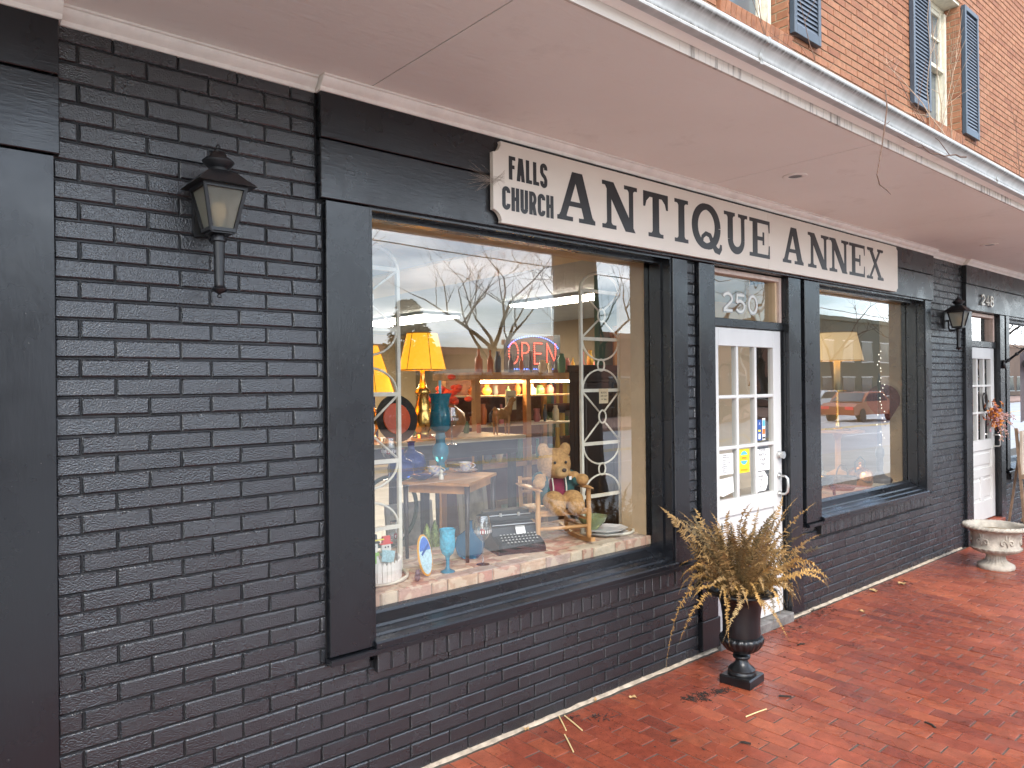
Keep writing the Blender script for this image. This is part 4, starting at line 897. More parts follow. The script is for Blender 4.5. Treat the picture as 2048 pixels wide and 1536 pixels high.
sx_, sy_ = 8.30, -0.54
M['stone'] = pbr('weathered_stone', (0.40, 0.36, 0.30), 0.85, 0, .3, 14, (50, .7, .006))
su = thing('stone_urn', (sx_, sy_, 0), 'low wide weathered stone urn with ribbed foot, standing empty', 'urn')
b = MB(); b.lathe([(.155, .001), (.160, .012), (.158, .038), (.146, .048), (.120, .056), (.092, .076), (.080, .100), (.078, .125), (.092, .142)], (sx_, sy_, 0), 96, lambda a, i: 1+(.05*math.sin(a*24) if 4 <= i <= 7 else 0)); auto_smooth(b.build('foot', M['stone'], su), 60)
b = MB(); b.lathe([(.090, .140), (.13, .150), (.185, .172), (.210, .195), (.214, .208)], (sx_, sy_, 0), 120, lambda a, i: 1+(.045*abs(math.sin(a*12)) if i > 0 else 0)); auto_smooth(b.build('gadrooned_bowl', M['stone'], su), 60)
b = MB(); b.lathe([(.214, .205), (.205, .214), (.206, .222), (.200, .230), (.203, .30), (.212, .352), (.228, .372), (.262, .386), (.276, .398), (.278, .412), (.268, .424), (.250, .428), (.232, .420), (.215, .395), (.205, .36), (.0, .352)], (sx_, sy_, 0), 64); auto_smooth(b.build('basin', M['stone'], su), 55)
o = MB()
for k in range(5):
    a0 = TOC+.2+(k-2)*1.05
    for sgn in (-1, 1):
        pts = []
        for i in range(17):
            t = i/16*2.2*PI; r_ = .030*(1-i/20); a = a0+sgn*(.18-r_*math.cos(t)/.21*1.0); pts.append((sx_+.207*math.cos(a), sy_+.207*math.sin(a), .275+r_*math.sin(t)*1.1))
        o.tube(pts, .0075, 6)
    o.tube([(sx_+.207*math.cos(a0+.02*q), sy_+.207*math.sin(a0+.02*q), .24+.03*abs(q)) for q in (-4, -2, 0, 2, 4)], .007, 6)
o.build('scroll_relief', M['stone'], su, True)
rp = MB()
for k in range(40):
    a = 2*PI*k/40; rp.tube([(sx_+.264*math.cos(a), sy_+.264*math.sin(a), .389), (sx_+.280*math.cos(a+.07), sy_+.280*math.sin(a+.07), .404), (sx_+.268*math.cos(a+.14), sy_+.268*math.sin(a+.14), .424)], .0075, 5)
rp.build('rope_rim', M['stone'], su, True)
MB().lathe([(.204, .362), (.1, .372), (.0, .37)], (sx_, sy_, 0), 24).build('soil', pbr('leafy_soil', (.20, .14, .06), .95, 0, .5, 40), su)

# ================================================================== DOOR NOTICES
DY = 0.0495
def paper(name, label, x0, x1, z0, z1, mat='paper', poly=None, y=DY, grp='notices taped inside the shop door'):
    t = thing(name, ((x0+x1)/2, y, z0), label, 'notice', grp)
    MB().prism(poly or [(x0, z0), (x1, z0), (x1, z1), (x0, z1)], y, y+.001).build('sheet', M[mat], t); return t
# pane grid of the door: columns and rows
gx = [4.395+.108+k*(0.94-.216)/3 for k in range(4)]; gz = [0.072+.93+k*((2.224-.13)-(0.072+.93))/3 for k in range(4)]
c1, c2, c3 = (gx[0]+.013, gx[1]-.02), (gx[1]+.02, gx[2]-.02), (gx[2]+.016, gx[3]-.03)
p = paper('opening_hours_notice', 'white typed opening hours sheet in bottom left door pane', c1[0]+.0, c1[1]-.02, gz[0]+.175, gz[0]+.325)
text_mesh('lettering', 'HOURS OF\nOPERATION', .016, M['ink'], p, (sum(c1)/2-.01, DY-.001, gz[0]+.305))
text_mesh('lettering', 'SUNDAY     12-5\nMONDAY     CLOSED\nTUESDAY    11-6\nWEDNESDAY  11-6\nTHURSDAY   11-6\nFRIDAY     11-6\nSATURDAY   11-6', .0125, M['ink'], p, (sum(c1)/2-.01, DY-.001, gz[0]+.232), space=1.15)
p = paper('handwritten_notice', 'white note with pink handwriting in bottom left door pane', c1[0], c1[1]-.02, gz[0]+.03, gz[0]+.15, poly=[(c1[0]+.005, gz[0]+.035), (c1[0]+.06, gz[0]+.022), (c1[1]-.015, gz[0]+.045), (c1[1]-.025, gz[0]+.155), (c1[0], gz[0]+.145)])
for k in range(5):
    m = MB(); z = gz[0]+.128-k*.02; m.ribbon([(c1[0]+.02+q*.008+k*.003, z+.004*math.sin(q*2.1+k)) for q in range(14-k)], .0022, DY-.0012, DY-.0005); m.build('lettering', M['pinkink'] if k > 1 else M['ink'], p)
M['yellow'] = pbr('yellow_card', (.85, .70, .02), .5); M['skyb'] = pbr('light_blue_print', (.10, .42, .62), .5); M['orange_i'] = pbr('orange_ink', (.85, .16, .02), .5); M['navy'] = pbr('navy_print', (.02, .08, .32), .5); M['redp'] = pbr('red_print', (.70, .05, .04), .5)
p = paper('award_sticker', 'yellow award sticker reading WINNER in middle door pane', c2[0]+.01, c2[1]-.05, gz[0]+.17, gz[1]-.02, 'yellow')
xm = (c2[0]+.01+c2[1]-.05)/2
for z, r, a0, a1 in ((gz[1]-.085, .050, 25, 155), (gz[1]-.085, .050, 205, 335)):
    MB().prism(arc(xm, z, r, r, a0, a1, 12), DY-.0012, DY-.0002).build('badge', M['skyb'], p)
text_mesh('lettering', 'vings', .036, M['redp'], p, (xm, DY-.0015, gz[1]-.084)); text_mesh('lettering', 'WINNER', .024, M['orange_i'], p, (xm, DY-.0015, gz[0]+.19))
p = paper('step_notice', 'white sheet reading PLEASE WATCH YOUR STEP in right door pane', c3[0], c3[1], gz[0]+.165, gz[1]-.035)
text_mesh('lettering', 'PLEASE\nWATCH\nYOUR\nSTEP', .030, M['ink'], p, ((c3[0]+c3[1])/2-.005, DY-.001, gz[0]+.265), space=1.25)
p = paper('octagon_notice', 'clipped corner white note under the step notice', c3[0], c3[1]-.02, gz[0]+.02, gz[0]+.155, poly=[(c3[0], gz[0]+.012), (c3[1]-.06, gz[0]+.012), (c3[1]-.03, gz[0]+.06), (c3[1]-.028, gz[0]+.11), (c3[1]-.075, gz[0]+.158), (c3[0], gz[0]+.158)])
text_mesh('lettering', 'WHEN\nYOU\nGO\nIN', .024, M['ink'], p, ((c3[0]+c3[1])/2-.03, DY-.001, gz[0]+.082), space=1.1)
p = paper('card_sticker', 'tall blue payment card sticker on right door pane', c3[0]+.03, c3[0]+.085, gz[1]+.03, gz[1]+.185, 'navy', grp='payment stickers on the door')
MB().box(c3[0]+.04, c3[0]+.072, DY-.001, DY-.0002, gz[1]+.095, gz[1]+.11).build('logo_bar', M['yellow'], p); MB().box(c3[0]+.042, c3[0]+.07, DY-.001, DY-.0002, gz[1]+.04, gz[1]+.08).build('logo_block', M['paper'], p); text_mesh('lettering', 'A', .03, M['paper'], p, (c3[0]+.057, DY-.001, gz[1]+.155))
p = paper('card_sticker', 'white payment sticker with blue and red blocks on door pane', c3[0]+.097, c3[0]+.138, gz[1]+.03, gz[1]+.195, 'paper', grp='payment stickers on the door')
MB().box(c3[0]+.101, c3[0]+.134, DY-.001, DY-.0002, gz[1]+.135, gz[1]+.18).build('logo_block', M['skyb'], p); MB().box(c3[0]+.101, c3[0]+.134, DY-.001, DY-.0002, gz[1]+.075, gz[1]+.115).build('logo_block', M['orange_i'], p); MB().box(c3[0]+.101, c3[0]+.134, DY-.001, DY-.0002, gz[1]+.04, gz[1]+.055).build('logo_block', M['ink'], p)
# shop bell on a coiled spring behind the top right pane
sb = thing('shop_bell', (5.16, .16, 1.80), 'small brass shop bell on a coiled iron spring behind door glass', 'bell')
pts = [(5.17+.075*(1-i/90)*math.cos(i*.26), .15, 2.02+.075*(1-i/90)*math.sin(i*.26)) for i in range(80)]
MB().tube(pts, .0035, 5).tube([(5.105, .15, 2.0), (5.13, .15, 1.95), (5.145, .15, 1.90), (5.14, .15, 1.86)], .0035, 5).build('spring', M['iron'], sb)
bb = MB(); bb.lathe([(.036, 0), (.030, .012), (.024, .035), (.018, .048), (.0, .052)], (5.14, .15, 1.805), 18); auto_smooth(bb.build('bell_cup', M['brass'], sb), 60)

# ================================================================== BESIDE NUMBER 248
wr = thing('flower_spray', (9.92, -.02, 1.25), 'dried autumn flower spray hung on the white door 248', 'flowers')
fl_m = [pbr('rust_petal', (.42, .13, .05), .8, 0, .3, 40), pbr('mauve_petal', (.26, .12, .13), .8, 0, .3, 40), pbr('orange_petal', (.62, .22, .03), .8, 0, .3, 40), pbr('pink_berry', (.55, .34, .32), .7, 0, .2, 40)]
rr = random.Random(5)
for mi in range(3):
    m = MB()
    for k in range(70):
        c = Vector((9.95+rr.gauss(0, .11), -.07+rr.gauss(0, .025), 1.42+rr.gauss(0, .075))); a = Vector((rr.uniform(-1, 1), rr.uniform(-1, .2), rr.uniform(-1, 1))).normalized(); b = a.orthogonal().normalized(); s = rr.uniform(.018, .036)
        m.add([c-a*s, c+b*s*.6, c+a*s, c-b*s*.6], [(0, 1, 2, 3)])
    m.build('petals', fl_m[mi], wr, kind='stuff')
m = MB(); mb = MB()
for k in range(16):
    e = Vector((9.95+rr.uniform(-.25, .50), -.08-rr.uniform(0, .12), 1.36+rr.uniform(-.25, .12))); s0 = Vector((9.95, -.06, 1.4)); md = s0.lerp(e, .5)+Vector((0, -.02, .03)); m.tube([s0, md, e], .002, 4)
    for q in range(7): p_ = md.lerp(e, q/6); mb.ball(p_+Vector((rr.gauss(0, .01), rr.gauss(0, .01), rr.gauss(0, .012))), .0075, 6, 4)
m.build('stems', M['oak'], wr); mb.build('berries', fl_m[3], wr, kind='stuff')
tw = MB(); tw.tube([(9.86+.06*math.cos(t), .012, 1.58+.10*math.sin(t)) for t in [2*PI*k/24 for k in range(24)]], .012, 6, True); tw.build('oval_hoop', M['iron'], wr)

fp = thing('flag_pole', (10.36, -.03, 2.03), 'short black bracket pole slanting out beside door 248', 'flag pole')
m = MB(); m.cyl((10.36, -.03, 2.02), (10.42, -.50, 2.42), .014, .012, 10); m.box(10.33, 10.40, -.06, -.0305, 1.97, 2.07)
for q in (.12, .3, .5): p0 = Vector((10.36, -.03, 2.02)).lerp(Vector((10.42, -.50, 2.42)), q); m.ball(p0, .022, 10, 6)
m.build('pole', M['iron'], fp, True)
fg = thing('shop_flag', (10.40, -.3, 1.4), 'dark grey hanging flag with a black disc at the right edge', 'flag')
V = []; F = []
for i in range(13):
    for j in range(9):
        u, v = i/12, j/8; V.append((10.385+.05*u+.03*math.sin(u*9)*v, -.20-.28*u, 2.14+.24*u-v*.82+.0*u))
for i in range(12):
    for j in range(8): F.append((i*9+j, i*9+j+1, (i+1)*9+j+1, (i+1)*9+j))
MB().add(V, F).build('cloth', pbr('flag_cloth', (.14, .125, .14), .8, 0, .2, 9), fg, True)
m = MB(); m.xf = Matrix.Translation((10.365, -.30, 2.02)) @ Matrix.Rotation(math.radians(-80), 4, 'Z'); m.prism(arc(0, 0, .07, .07, 0, 360, 20)[:-1], 0, .002); m.build('disc', M['ink'], fg)

ea = thing('chalkboard_easel', (10.25, -.30, 0), 'wooden easel with a chalkboard sign by the far window', 'easel')
m = MB()
for xo in (0, .62): m.cyl((10.05+xo-.03*(1 if xo == 0 else -1), -.34, 0.001), (10.05+xo+.015*(1 if xo == 0 else -1), -.24, 1.27), .020, .020, 4)
m.cyl((10.36, -.06, 0.001), (10.36, -.22, 1.2), .016, .016, 4); m.build('leg', pbr('weathered_easel', (.20, .13, .08), .7, 0, .3, 12), ea)
eas = ea.children[0].data.materials[0]
m = MB(); m.box(10.03, 10.69, -.335, -.29, .69, .74); m.box(10.02, 10.7, -.33, -.29, .20, .24); m.build('rail', eas, ea)
m = MB(); m.bbox(10.04, 10.09, -.31, -.28, .74, 1.24); m.bbox(10.63, 10.68, -.31, -.28, .74, 1.24); m.bbox(10.09, 10.63, -.309, -.28, 1.19, 1.24); m.bbox(10.09, 10.63, -.309, -.28, .90, .94); m.build('board_frame', pbr('pale_frame', (.45, .38, .30), .6, 0, .15, 10), ea)
MB().box(10.09, 10.63, -.298, -.285, .745, 1.19).build('chalkboard', pbr('chalkboard', (.025, .027, .03), .7), ea)
text_mesh('lettering', 'Welcome', .125, M['paper'], ea, (10.375, -.2995, 1.06))
m = MB()
for k in range(6): a = k*PI/3; m.prism([(10.09+.0*a, .70), (10.09+.07*math.cos(a), .70+.07*math.sin(a)), (10.09+.07*math.cos(a+.6), .70+.07*math.sin(a+.6))], -.355+.001*k, -.345+.001*k)
m.build('burlap_bow', pbr('burlap', (.40, .27, .15), .9, 0, .3, 40), ea)
# ================================================================== LITTER, VINES
straw_m = pbr('dry_straw', (.66, .50, .24), .8)
for (a, b), lb in ((((2.859, -.03), (2.77, -.175)), 'pale straw lying from the wall base, longest of three'), (((2.729, -.205), (2.634, -.363)), 'pale straw lying farthest from the black wall'), (((2.886, -.046), (2.833, -.232)), 'pale straw crossing beside the dark twigs'), (((3.611, -.718), (3.784, -.74)), 'single pale straw lying alone below the black urn')):
    t = MB().tube([(a[0], a[1], .006), ((a[0]+b[0])/2, (a[1]+b[1])/2, .007), (b[0], b[1], .005)], .0035, 6).build('straw', straw_m); tag(t, lb, 'straw', 'straws on the brick pavement')
rr = random.Random(11); dk = pbr('dark_debris', (.022, .016, .012), .9, 0, .4, 60)
m = MB()
def twig(x, y, l, r=.0022):
    a = rr.uniform(0, 2*PI); p0 = Vector((x, y, .004)); d = Vector((math.cos(a), math.sin(a), 0)); m.tube([p0-d*l/2, p0+Vector((rr.gauss(0, .004), rr.gauss(0, .004), rr.uniform(0, .004))), p0+d*l/2], r, 4)
for cx, cy, sp, n in ((3.66, -.40, .05, 70), (3.80, -.43, .03, 40), (3.58, -.36, .03, 25), (3.02, -.20, .06, 28), (2.86, -.08, .05, 14), (5.75, -.05, .10, 60), (5.2, -.10, .12, 30), (6.7, -.07, .2, 30), (7.0, -.14, .1, 14)):
    for k in range(n): twig(cx+rr.gauss(0, sp), min(-.012, cy+rr.gauss(0, sp*.55)), rr.uniform(.008, .035), rr.uniform(.001, .0026))
for k in range(420):
    y = -abs(rr.gauss(0, 1.1))-.03; x = rr.uniform(1.8, 9.0); twig(x, y, rr.uniform(.005, .018), rr.uniform(.0008, .002))
for x, y, l in ((4.02, -.72, .07), (4.25, -1.42, .07), (3.35, -.88, .05), (3.1, -.62, .03), (4.9, -.35, .06)): twig(x, y, l, .006)
o = m.build('pavement_debris', dk); tag(o, 'scattered dark twigs and bark crumbs on the brick pavement', 'debris', kind='stuff')
leaf_m = pbr('dry_leaf', (.48, .30, .13), .8, 0, .3, 60)
def leaf(x, y, s, lb):
    V = [(0, 0, .006)]; n = 14
    for k in range(n): a = 2*PI*k/n; q = s*(.55+.45*abs(math.cos(2.5*a))); V.append((q*math.cos(a), q*.75*math.sin(a), .004+.012*abs(math.sin(a*1.5))))
    mm = MB(); mm.xf = Matrix.Translation((x, y, 0)) @ Matrix.Rotation(rr.uniform(0, 6), 4, 'Z'); mm.add(V, [(0, k+1, (k+1) % n+1) for k in range(n)])
    tag(mm.build('fallen_leaf', leaf_m), lb, 'leaf', 'fallen leaves on the pavement')
for a in ((7.03, -.17, .05, 'largest tan fallen leaf near wall below second window'), (6.62, -.10, .05, 'tan fallen leaf against the wall under second window'), (5.95, -.30, .03, 'small curled tan leaf on pavement by the fern'), (3.35, -.14, .025, 'small tan leaf near wall left of the urn'), (2.62, -.03, .022, 'small orange leaf lying on the mortar fillet'), (3.16, -.02, .02, 'tiny curled leaf on the fillet by the twigs')): leaf(*a)
# bare vines growing over the gutter and up the wall
vine_m = pbr('bare_vine', (.13, .075, .05), .85, 0, .3, 30); vine_p = pbr('pale_vine', (.36, .25, .17), .85, 0, .3, 30)
def vine(base, tip, seed, nb, label, mat=vine_m, r=.0055, sag=0.0, tw_=.35):
    q = random.Random(seed); m = MB(); base, tip = Vector(base), Vector(tip); n = 12; P = []
    for i in range(n+1):
        t = i/n; P.append(base.lerp(tip, t)+Vector((q.gauss(0, .010), q.gauss(0, .007), q.gauss(0, .009)))*math.sin(PI*min(1, t*1.2))+Vector((.05*math.sin(t*4+seed), 0, .05*math.sin(t*3+seed*2)))*t+Vector((0, 0, sag*math.sin(PI*t))))
    m.tube(P, [r*(1-.7*i/n) for i in range(n+1)], 5)
    L = (tip-base).length
    for k in range(nb):
        i = q.randrange(2, n); d = (P[i]-P[i-1]).normalized(); e = (d*.5+Vector((q.uniform(-1, 1), q.uniform(-.3, .15), q.uniform(-.5, 1)))).normalized()*L*q.uniform(.12, tw_)
        m.tube([P[i], P[i]+e*.5+Vector((0, 0, .02)), P[i]+e], [r*.5, r*.35, r*.2], 4)
    return tag(m.build('vine', mat), label, 'vine', 'bare vines over the gutter')
vine((6.05, -1.15, 3.30), (6.9, -.05, 4.35), 1, 9, 'bare twiggy vine rising above the gutter in mid wall')
vine((6.55, -.9, 3.35), (7.2, -.03, 4.8), 2, 8, 'tall bare vine with forked top against orange brick')
vine((5.5, -1.2, 3.29), (6.6, -.04, 4.75), 3, 8, 'thin arching vine from gutter across orange brick', vine_p, .004, .1)
vine((7.9, -1.22, 3.29), (6.2, -1.25, 3.36), 4, 3, 'dark branch lying along the gutter lip', vine_m, .010)
vine((5.25, -1.30, 3.24), (4.15, -1.32, 3.12), 5, 2, 'dark twig hanging out below the gutter to the left')
m = MB(); m.tube([(4.05, -1.31, 3.36), (4.03, -1.325, 3.26), (4.00, -1.32, 3.12), (3.97, -1.31, 2.98), (3.96, -1.30, 2.90), (3.99, -1.30, 2.855), (4.05, -1.31, 2.835), (4.10, -1.31, 2.82)], [.004, .004, .0035, .003, .003, .003, .0025, .0015], 5); m.tube([(4.01, -1.32, 3.16), (4.05, -1.33, 3.19)], .0015, 4)
tag(m.build('vine', vine_m), 'single long vine tendril dangling from gutter with hooked end', 'vine', 'bare vines over the gutter')
for k, (b_, t_, lb) in enumerate((((8.0, -.10, 4.2), (8.05, -.06, 6.4), 'pale vine climbing the left shutter of the second window'), ((8.4, -.05, 4.35), (9.2, -.02, 5.9), 'tangled pale vine across the window reveal'), ((8.7, -.05, 4.3), (9.0, .02, 5.6), 'thin vine rising inside the window reveal'), ((8.5, -.04, 4.35), (8.45, .03, 5.8), 'vine stem over the upper sash'), ((4.9, -.3, 3.6), (4.8, -.06, 4.9), 'dark branch crossing the first upper window'), ((5.2, -.5, 3.5), (5.4, -.08, 4.9), 'thin branch over the first window reveal'), ((10.2, -.3, 3.6), (10.9, -.03, 5.2), 'thin bare vine near the right edge of the wall'))):
    vine(b_, t_, 30+k, 7, lb, vine_p if k < 4 else vine_m, .005)
lv = MB()
for x, z in ((5.85, 3.52), (6.35, 3.5), (7.35, 3.42)): lv.add([(x, -.9, z), (x+.05, -.92, z+.02), (x+.09, -.9, z+.07), (x+.02, -.88, z+.06)], [(0, 1, 2, 3)])
# cobweb by the left end of the sign, as fine strands
cw = MB(); q = random.Random(3)
for k in range(46):
    a = Vector((2.40+q.gauss(0, .008), -.074, 2.865+q.gauss(0, .01))); b = Vector((2.40+q.choice((-1, -1, -1, 1))*q.uniform(.04, .16), -.049 if True else 0, 2.865+q.gauss(.01, .035)))
    if b.x > 2.40: b.y = -.0745; b.x = min(b.x, 2.47)
    cw.tube([a, a.lerp(b, .5)+Vector((0, -.004, q.gauss(0, .008))), b], .0004, 3)
tag(cw.build('cobweb', pbr('dusty_web', (.34, .27, .22), .9)), 'dusty brown cobweb at the left end of the sign', 'cobweb', kind='stuff')

# ================================================================== THINGS IN THE BIG WINDOW
def trellis(x0, x1, y, zt, label):
    t = thing('garden_trellis', ((x0+x1)/2, y, LZ), label, 'trellis', 'ivory metal trellises in the window'); xc = (x0+x1)/2; hw = (x1-x0)/2; zs = 2.46
    b = MB()
    for x in (x0, x1): b.box(x-.010, x+.010, y-.010, y+.010, LZ+.004, zs)
    b.build('upright', M['ivory'], t)
    a = MB(); a.tube([(xc+hw*math.cos(q), y, zs+(zt-zs)*math.sin(q)) for q in [PI*k/20 for k in range(21)]], .010, 6); a.build('arch', M['ivory'], t, True)
    m = MB(); r = MB(); rg = MB()
    # crossed braces with a ring, then hoops, down the panel
    def cross(za, zb):
        zc = (za+zb)/2; rg.tube([(xc+.035*math.cos(q), y-.012, zc+.043*math.sin(q)) for q in [2*PI*k/20 for k in range(20)]], .0065, 6, True)
        for sx in (-1, 1):
            for sz, ze in ((1, za), (-1, zb)): r.cyl((xc+sx*.027, y-.004, zc+sz*.035), (xc+sx*(hw-.01), y-.004, ze), .0065, .0065, 6)
    def hoop(z, up): rg.tube([(xc+(hw-.012)*math.cos(q), y-.002, z+up*.132*math.sin(q)) for q in [PI*k/16 for k in range(17)]], .0065, 6)
    def rail(z): m.box(x0+.010, x1-.010, y-.009, y+.009, z-.011, z+.011)
    def ring(z): rg.tube([(xc+.033*math.cos(q), y-.004, z+.04*math.sin(q)) for q in [2*PI*k/20 for k in range(20)]], .006, 6, True)
    for z in (zs, 2.137, 1.789, 1.43, 1.076): rail(z)
    cross(zs-.01, 2.147); hoop(2.127, -1); ring(1.960); hoop(1.799, 1); cross(1.779, 1.440); hoop(1.42, -1); ring(1.253); hoop(1.086, 1)
    m.build('rail', M['ivory'], t); r.build('brace', M['ivory'], t, True); rg.build('hoop', M['ivory'], t, True)
    f = MB(); f.tube([(xc+(hw+.0)*math.cos(q), y-.22*math.sin(q)*1.0, LZ+.013) for q in [PI*k/24 for k in range(25)]], .010, 6); f.box(x0, x1, y-.009, y+.009, LZ+.004, LZ+.022); f.build('half_round_foot', M['ivory'], t, True)
    return t
trellis(3.585, 3.968, 0.475, 2.585, 'tall ivory arched metal trellis at right end of big window')
trellis(1.775, 2.165, 0.475, 2.585, 'tall ivory arched metal trellis at left edge of big window')
nt = thing('sale_card', (3.79, .46, 2.0), 'small cream card hung on the right trellis', 'card'); MB().box(3.735, 3.825, .452, .454, 1.70, 1.80).build('sheet', M['kraft'], nt); text_mesh('lettering', 'BOOKS\n20% OFF\n4+ Sale', .018, M['ink'], nt, (3.78, .451, 1.75), space=1.25)

# little table
tb = thing('side_table', (2.65, .67, LZ), 'small brown table holding the floral teacups', 'table')
tc = [(2.532, .339), (2.986, .644), (2.769, .998), (2.315, .693)]
def slabp(pts, z0, z1): n = len(pts); return MB().add([(x, y, z0) for x, y in pts]+[(x, y, z1) for x, y in pts], [tuple(range(n-1, -1, -1)), tuple(range(n, 2*n))]+[(i, (i+1) % n, n+(i+1) % n, n+i) for i in range(n)])
slabp(tc, 1.264, 1.281).build('table_top', M['oak'], tb)
cx_, cy_ = sum(p[0] for p in tc)/4, sum(p[1] for p in tc)/4
for x, y in tc: MB().cyl((x*.9+cx_*.1, y*.9+cy_*.1, LZ+.003), (x*.92+cx_*.08, y*.92+cy_*.08, 1.264), .010, .016, 10).build('leg', M['walnut'], tb, True)
ins = [(x*.86+cx_*.14, y*.86+cy_*.14) for x, y in tc]; slabp(ins, 1.215, 1.2635).build('apron', M['oak'], tb)
TZ = 1.281
M['flor'] = None
def floral():
    m, N, L, P = nmat('floral_china'); f = N.new('ShaderNodeTexVoronoi'); f.inputs['Scale'].default_value = 95; g = N.new('ShaderNodeNewGeometry'); L.new(g.outputs['Position'], f.inputs['Vector'])
    c = ramp(N, L, f.outputs['Color'], [(0.0, (.62, .20, .30)), (.3, (.75, .70, .62)), (.5, (.30, .32, .50)), (.72, (.78, .74, .66)), (1, (.60, .42, .12))]); L.new(c, P.inputs['Base Color']); P.inputs['Roughness'].default_value = .15; return m
M['flor'] = floral()
for (x, y, rz, lb) in ((2.575, .735, -.6, 'floral teacup on saucer nearer the cobalt jars'), (2.86, .80, -.4, 'floral teacup on saucer nearer the table corner')):
    t = thing('teacup', (x, y, TZ), lb, 'teacup', 'floral teacups on the small table')
    s = MB(); s.lathe([(.035, .001), (.04, .004), (.075, .014), (.078, .017), (.040, .008), (.0, .007)], (x, y, TZ), 28); auto_smooth(s.build('saucer', M['flor'], t), 60)
    c = MB(); c.lathe([(.020, .009), (.023, .013), (.033, .028), (.040, .048), (.044, .064), (.0425, .064), (.036, .045), (.02, .018), (.0, .016)], (x, y, TZ), 28); auto_smooth(c.build('cup', M['flor'], t), 60)
    c = MB(); c.tube([(x+math.cos(rz)*(.038+.0*q)+math.cos(rz)*.026*math.sin(PI*q/8), y+math.sin(rz)*(.038+.026*math.sin(PI*q/8)), TZ+.058-.034*q/8) for q in range(9)], .0035, 6); c.build('handle', M['flor'], t, True)
def glassm(name, col, rough=.06, em=None):
    m, N, L, P = nmat(name); P.inputs['Base Color'].default_value = (*col, 1); P.inputs['Roughness'].default_value = rough; P.inputs['Transmission Weight'].default_value = .55; P.inputs['IOR'].default_value = 1.35
    return m
M['aqua'] = glassm('aqua_glass', (.05, .42, .62)); M['teal'] = glassm('teal_glass', (.03, .30, .42)); M['cobalt'] = glassm('cobalt_glass', (.02, .06, .34)); M['blueb'] = glassm('blue_bottle', (.02, .20, .42)); M['greeng'] = glassm('pale_green_glass', (.45, .55, .30))
def lathed(name, prof, c, mat, t, n=28, mod=None, sm=60): 
    b = MB(); b.lathe(prof, c, n, mod); return auto_smooth(b.build(name, M[mat] if isinstance(mat, str) else mat, t), sm)
t = thing('hurricane_candlestick', (2.83, 1.03, TZ-.0), 'tall teal glass hurricane candle holder standing behind the teacups', 'candle holder')
MB().box(2.72, 2.95, .95, 1.12, TZ-.05, TZ-.002).build('shelf_block', M['oak'], t)
lathed('stem', [(.055, 0), (.058, .01), (.03, .02), (.026, .05), (.042, .07), (.055, .11), (.052, .15), (.032, .175), (.030, .20), (.036, .21), (.030, .24), (.045, .25)], (2.83, 1.03, TZ), 'aqua', t)
lathed('chimney', [(.045, .25), (.066, .27), (.072, .32), (.066, .37), (.058, .42), (.064, .47), (.078, .50), (.075, .50), (.06, .46), (.055, .42), (.063, .36), (.068, .31), (.04, .26)], (2.83, 1.03, TZ), 'teal', t, 30, lambda a, i: 1+(.03*math.sin(a*10) if i in (6, 7) else 0))
MB().cyl((2.83, 1.03, TZ+.26), (2.83, 1.03, TZ+.585), .012, .009, 12).build('candle', pbr('blue_wax', (.22, .55, .66), .5), t, True)
for x, y, s, lb in ((2.38, .80, 1.0, 'round cobalt blue jar on the small table, left of the teacups'), (2.55, .95, 1.15, 'cobalt blue ribbed bottle behind the near teacup')):
    t = thing('cobalt_jar', (x, y, TZ), lb, 'jar', 'cobalt glass on the small table'); lathed('jar', [(.05*s, 0.002), (.075*s, .02*s), (.08*s, .06*s), (.07*s, .105*s), (.03*s, .125*s), (.018*s, .14*s), (.018*s, .17*s), (.026*s, .178*s)], (x, y, TZ), 'cobalt', t)
    if s < 1.1: x
t = thing('cobalt_dish', (2.46, .64, TZ), 'low cobalt blue boat shaped dish on table edge', 'dish'); b = MB(); b.lathe([(.02, .002), (.05, .015), (.075, .035), (.07, .036), (.045, .02), (.0, .012)], (2.44, .66, TZ), 24, None, 1.2, .7); auto_smooth(b.build('dish', M['cobalt'], t), 60)
t = thing('cat_figurine', (2.53, .60, TZ), 'tiny white cat figurine beside the cobalt dish', 'figurine'); b = MB(); b.lathe([(.014, .001), (.016, .012), (.010, .03), (.006, .036), (.011, .044), (.009, .055), (.0, .06)], (2.53, .60, TZ), 12); auto_smooth(b.build('body', M['ivory'], t), 60)

# glassware on the ledge
def wine(x, y, z, s, lb):
    t = thing('wine_glass', (x, y, z), lb, 'wine glass', 'ball wine glasses in the window')
    b = MB(); b.lathe([(.038*s, .0015), (.036*s, .004), (.010*s, .008), (.004*s, .016), (.0035*s, .12*s), (.008*s, .132*s), (.034*s, .155*s), (.050*s, .19*s), (.048*s, .22*s), (.036*s, .275*s)], (x, y, z), 28); o = b.build('bowl', M['clear'], t); auto_smooth(o, 70)
    b = MB()
    for k in range(22): a = 2*PI*k/22; b.add([(x+.0503*s*math.cos(a+q), y+.0503*s*math.sin(a+q), z+zz) for q, zz in ((0, .180*s), (.14, .180*s), (.14, .198*s), (0, .198*s))], [(0, 1, 2, 3)])
    b.build('enamel_band', pbr('white_enamel', (.75, .70, .68), .5), t, kind='stuff')
    b = MB(); b.ball((x-.01, y-.01, z+.185*s), .017*s, 12, 8); b.build('red_ball', pbr('red_bauble', (.55, .02, .03), .2), t, True)
wine(2.586, .285, LZ, 1.0, 'wine glass with red ball standing on the brick ledge by the typewriter')
wine(2.30, .80, TZ, .9, 'wine glass with red ball on the small table behind the trellis')
wine(2.90, 1.0, TZ+.16, .9, 'wine glass with red ball high beside the teal hurricane holder')
wine(2.22, .60, LZ, .9, 'wine glass with red ball behind the oval plaque')
t = thing('aqua_goblet', (2.344, .285, LZ), 'aqua pressed glass goblet with petal rim on the brick ledge', 'goblet')
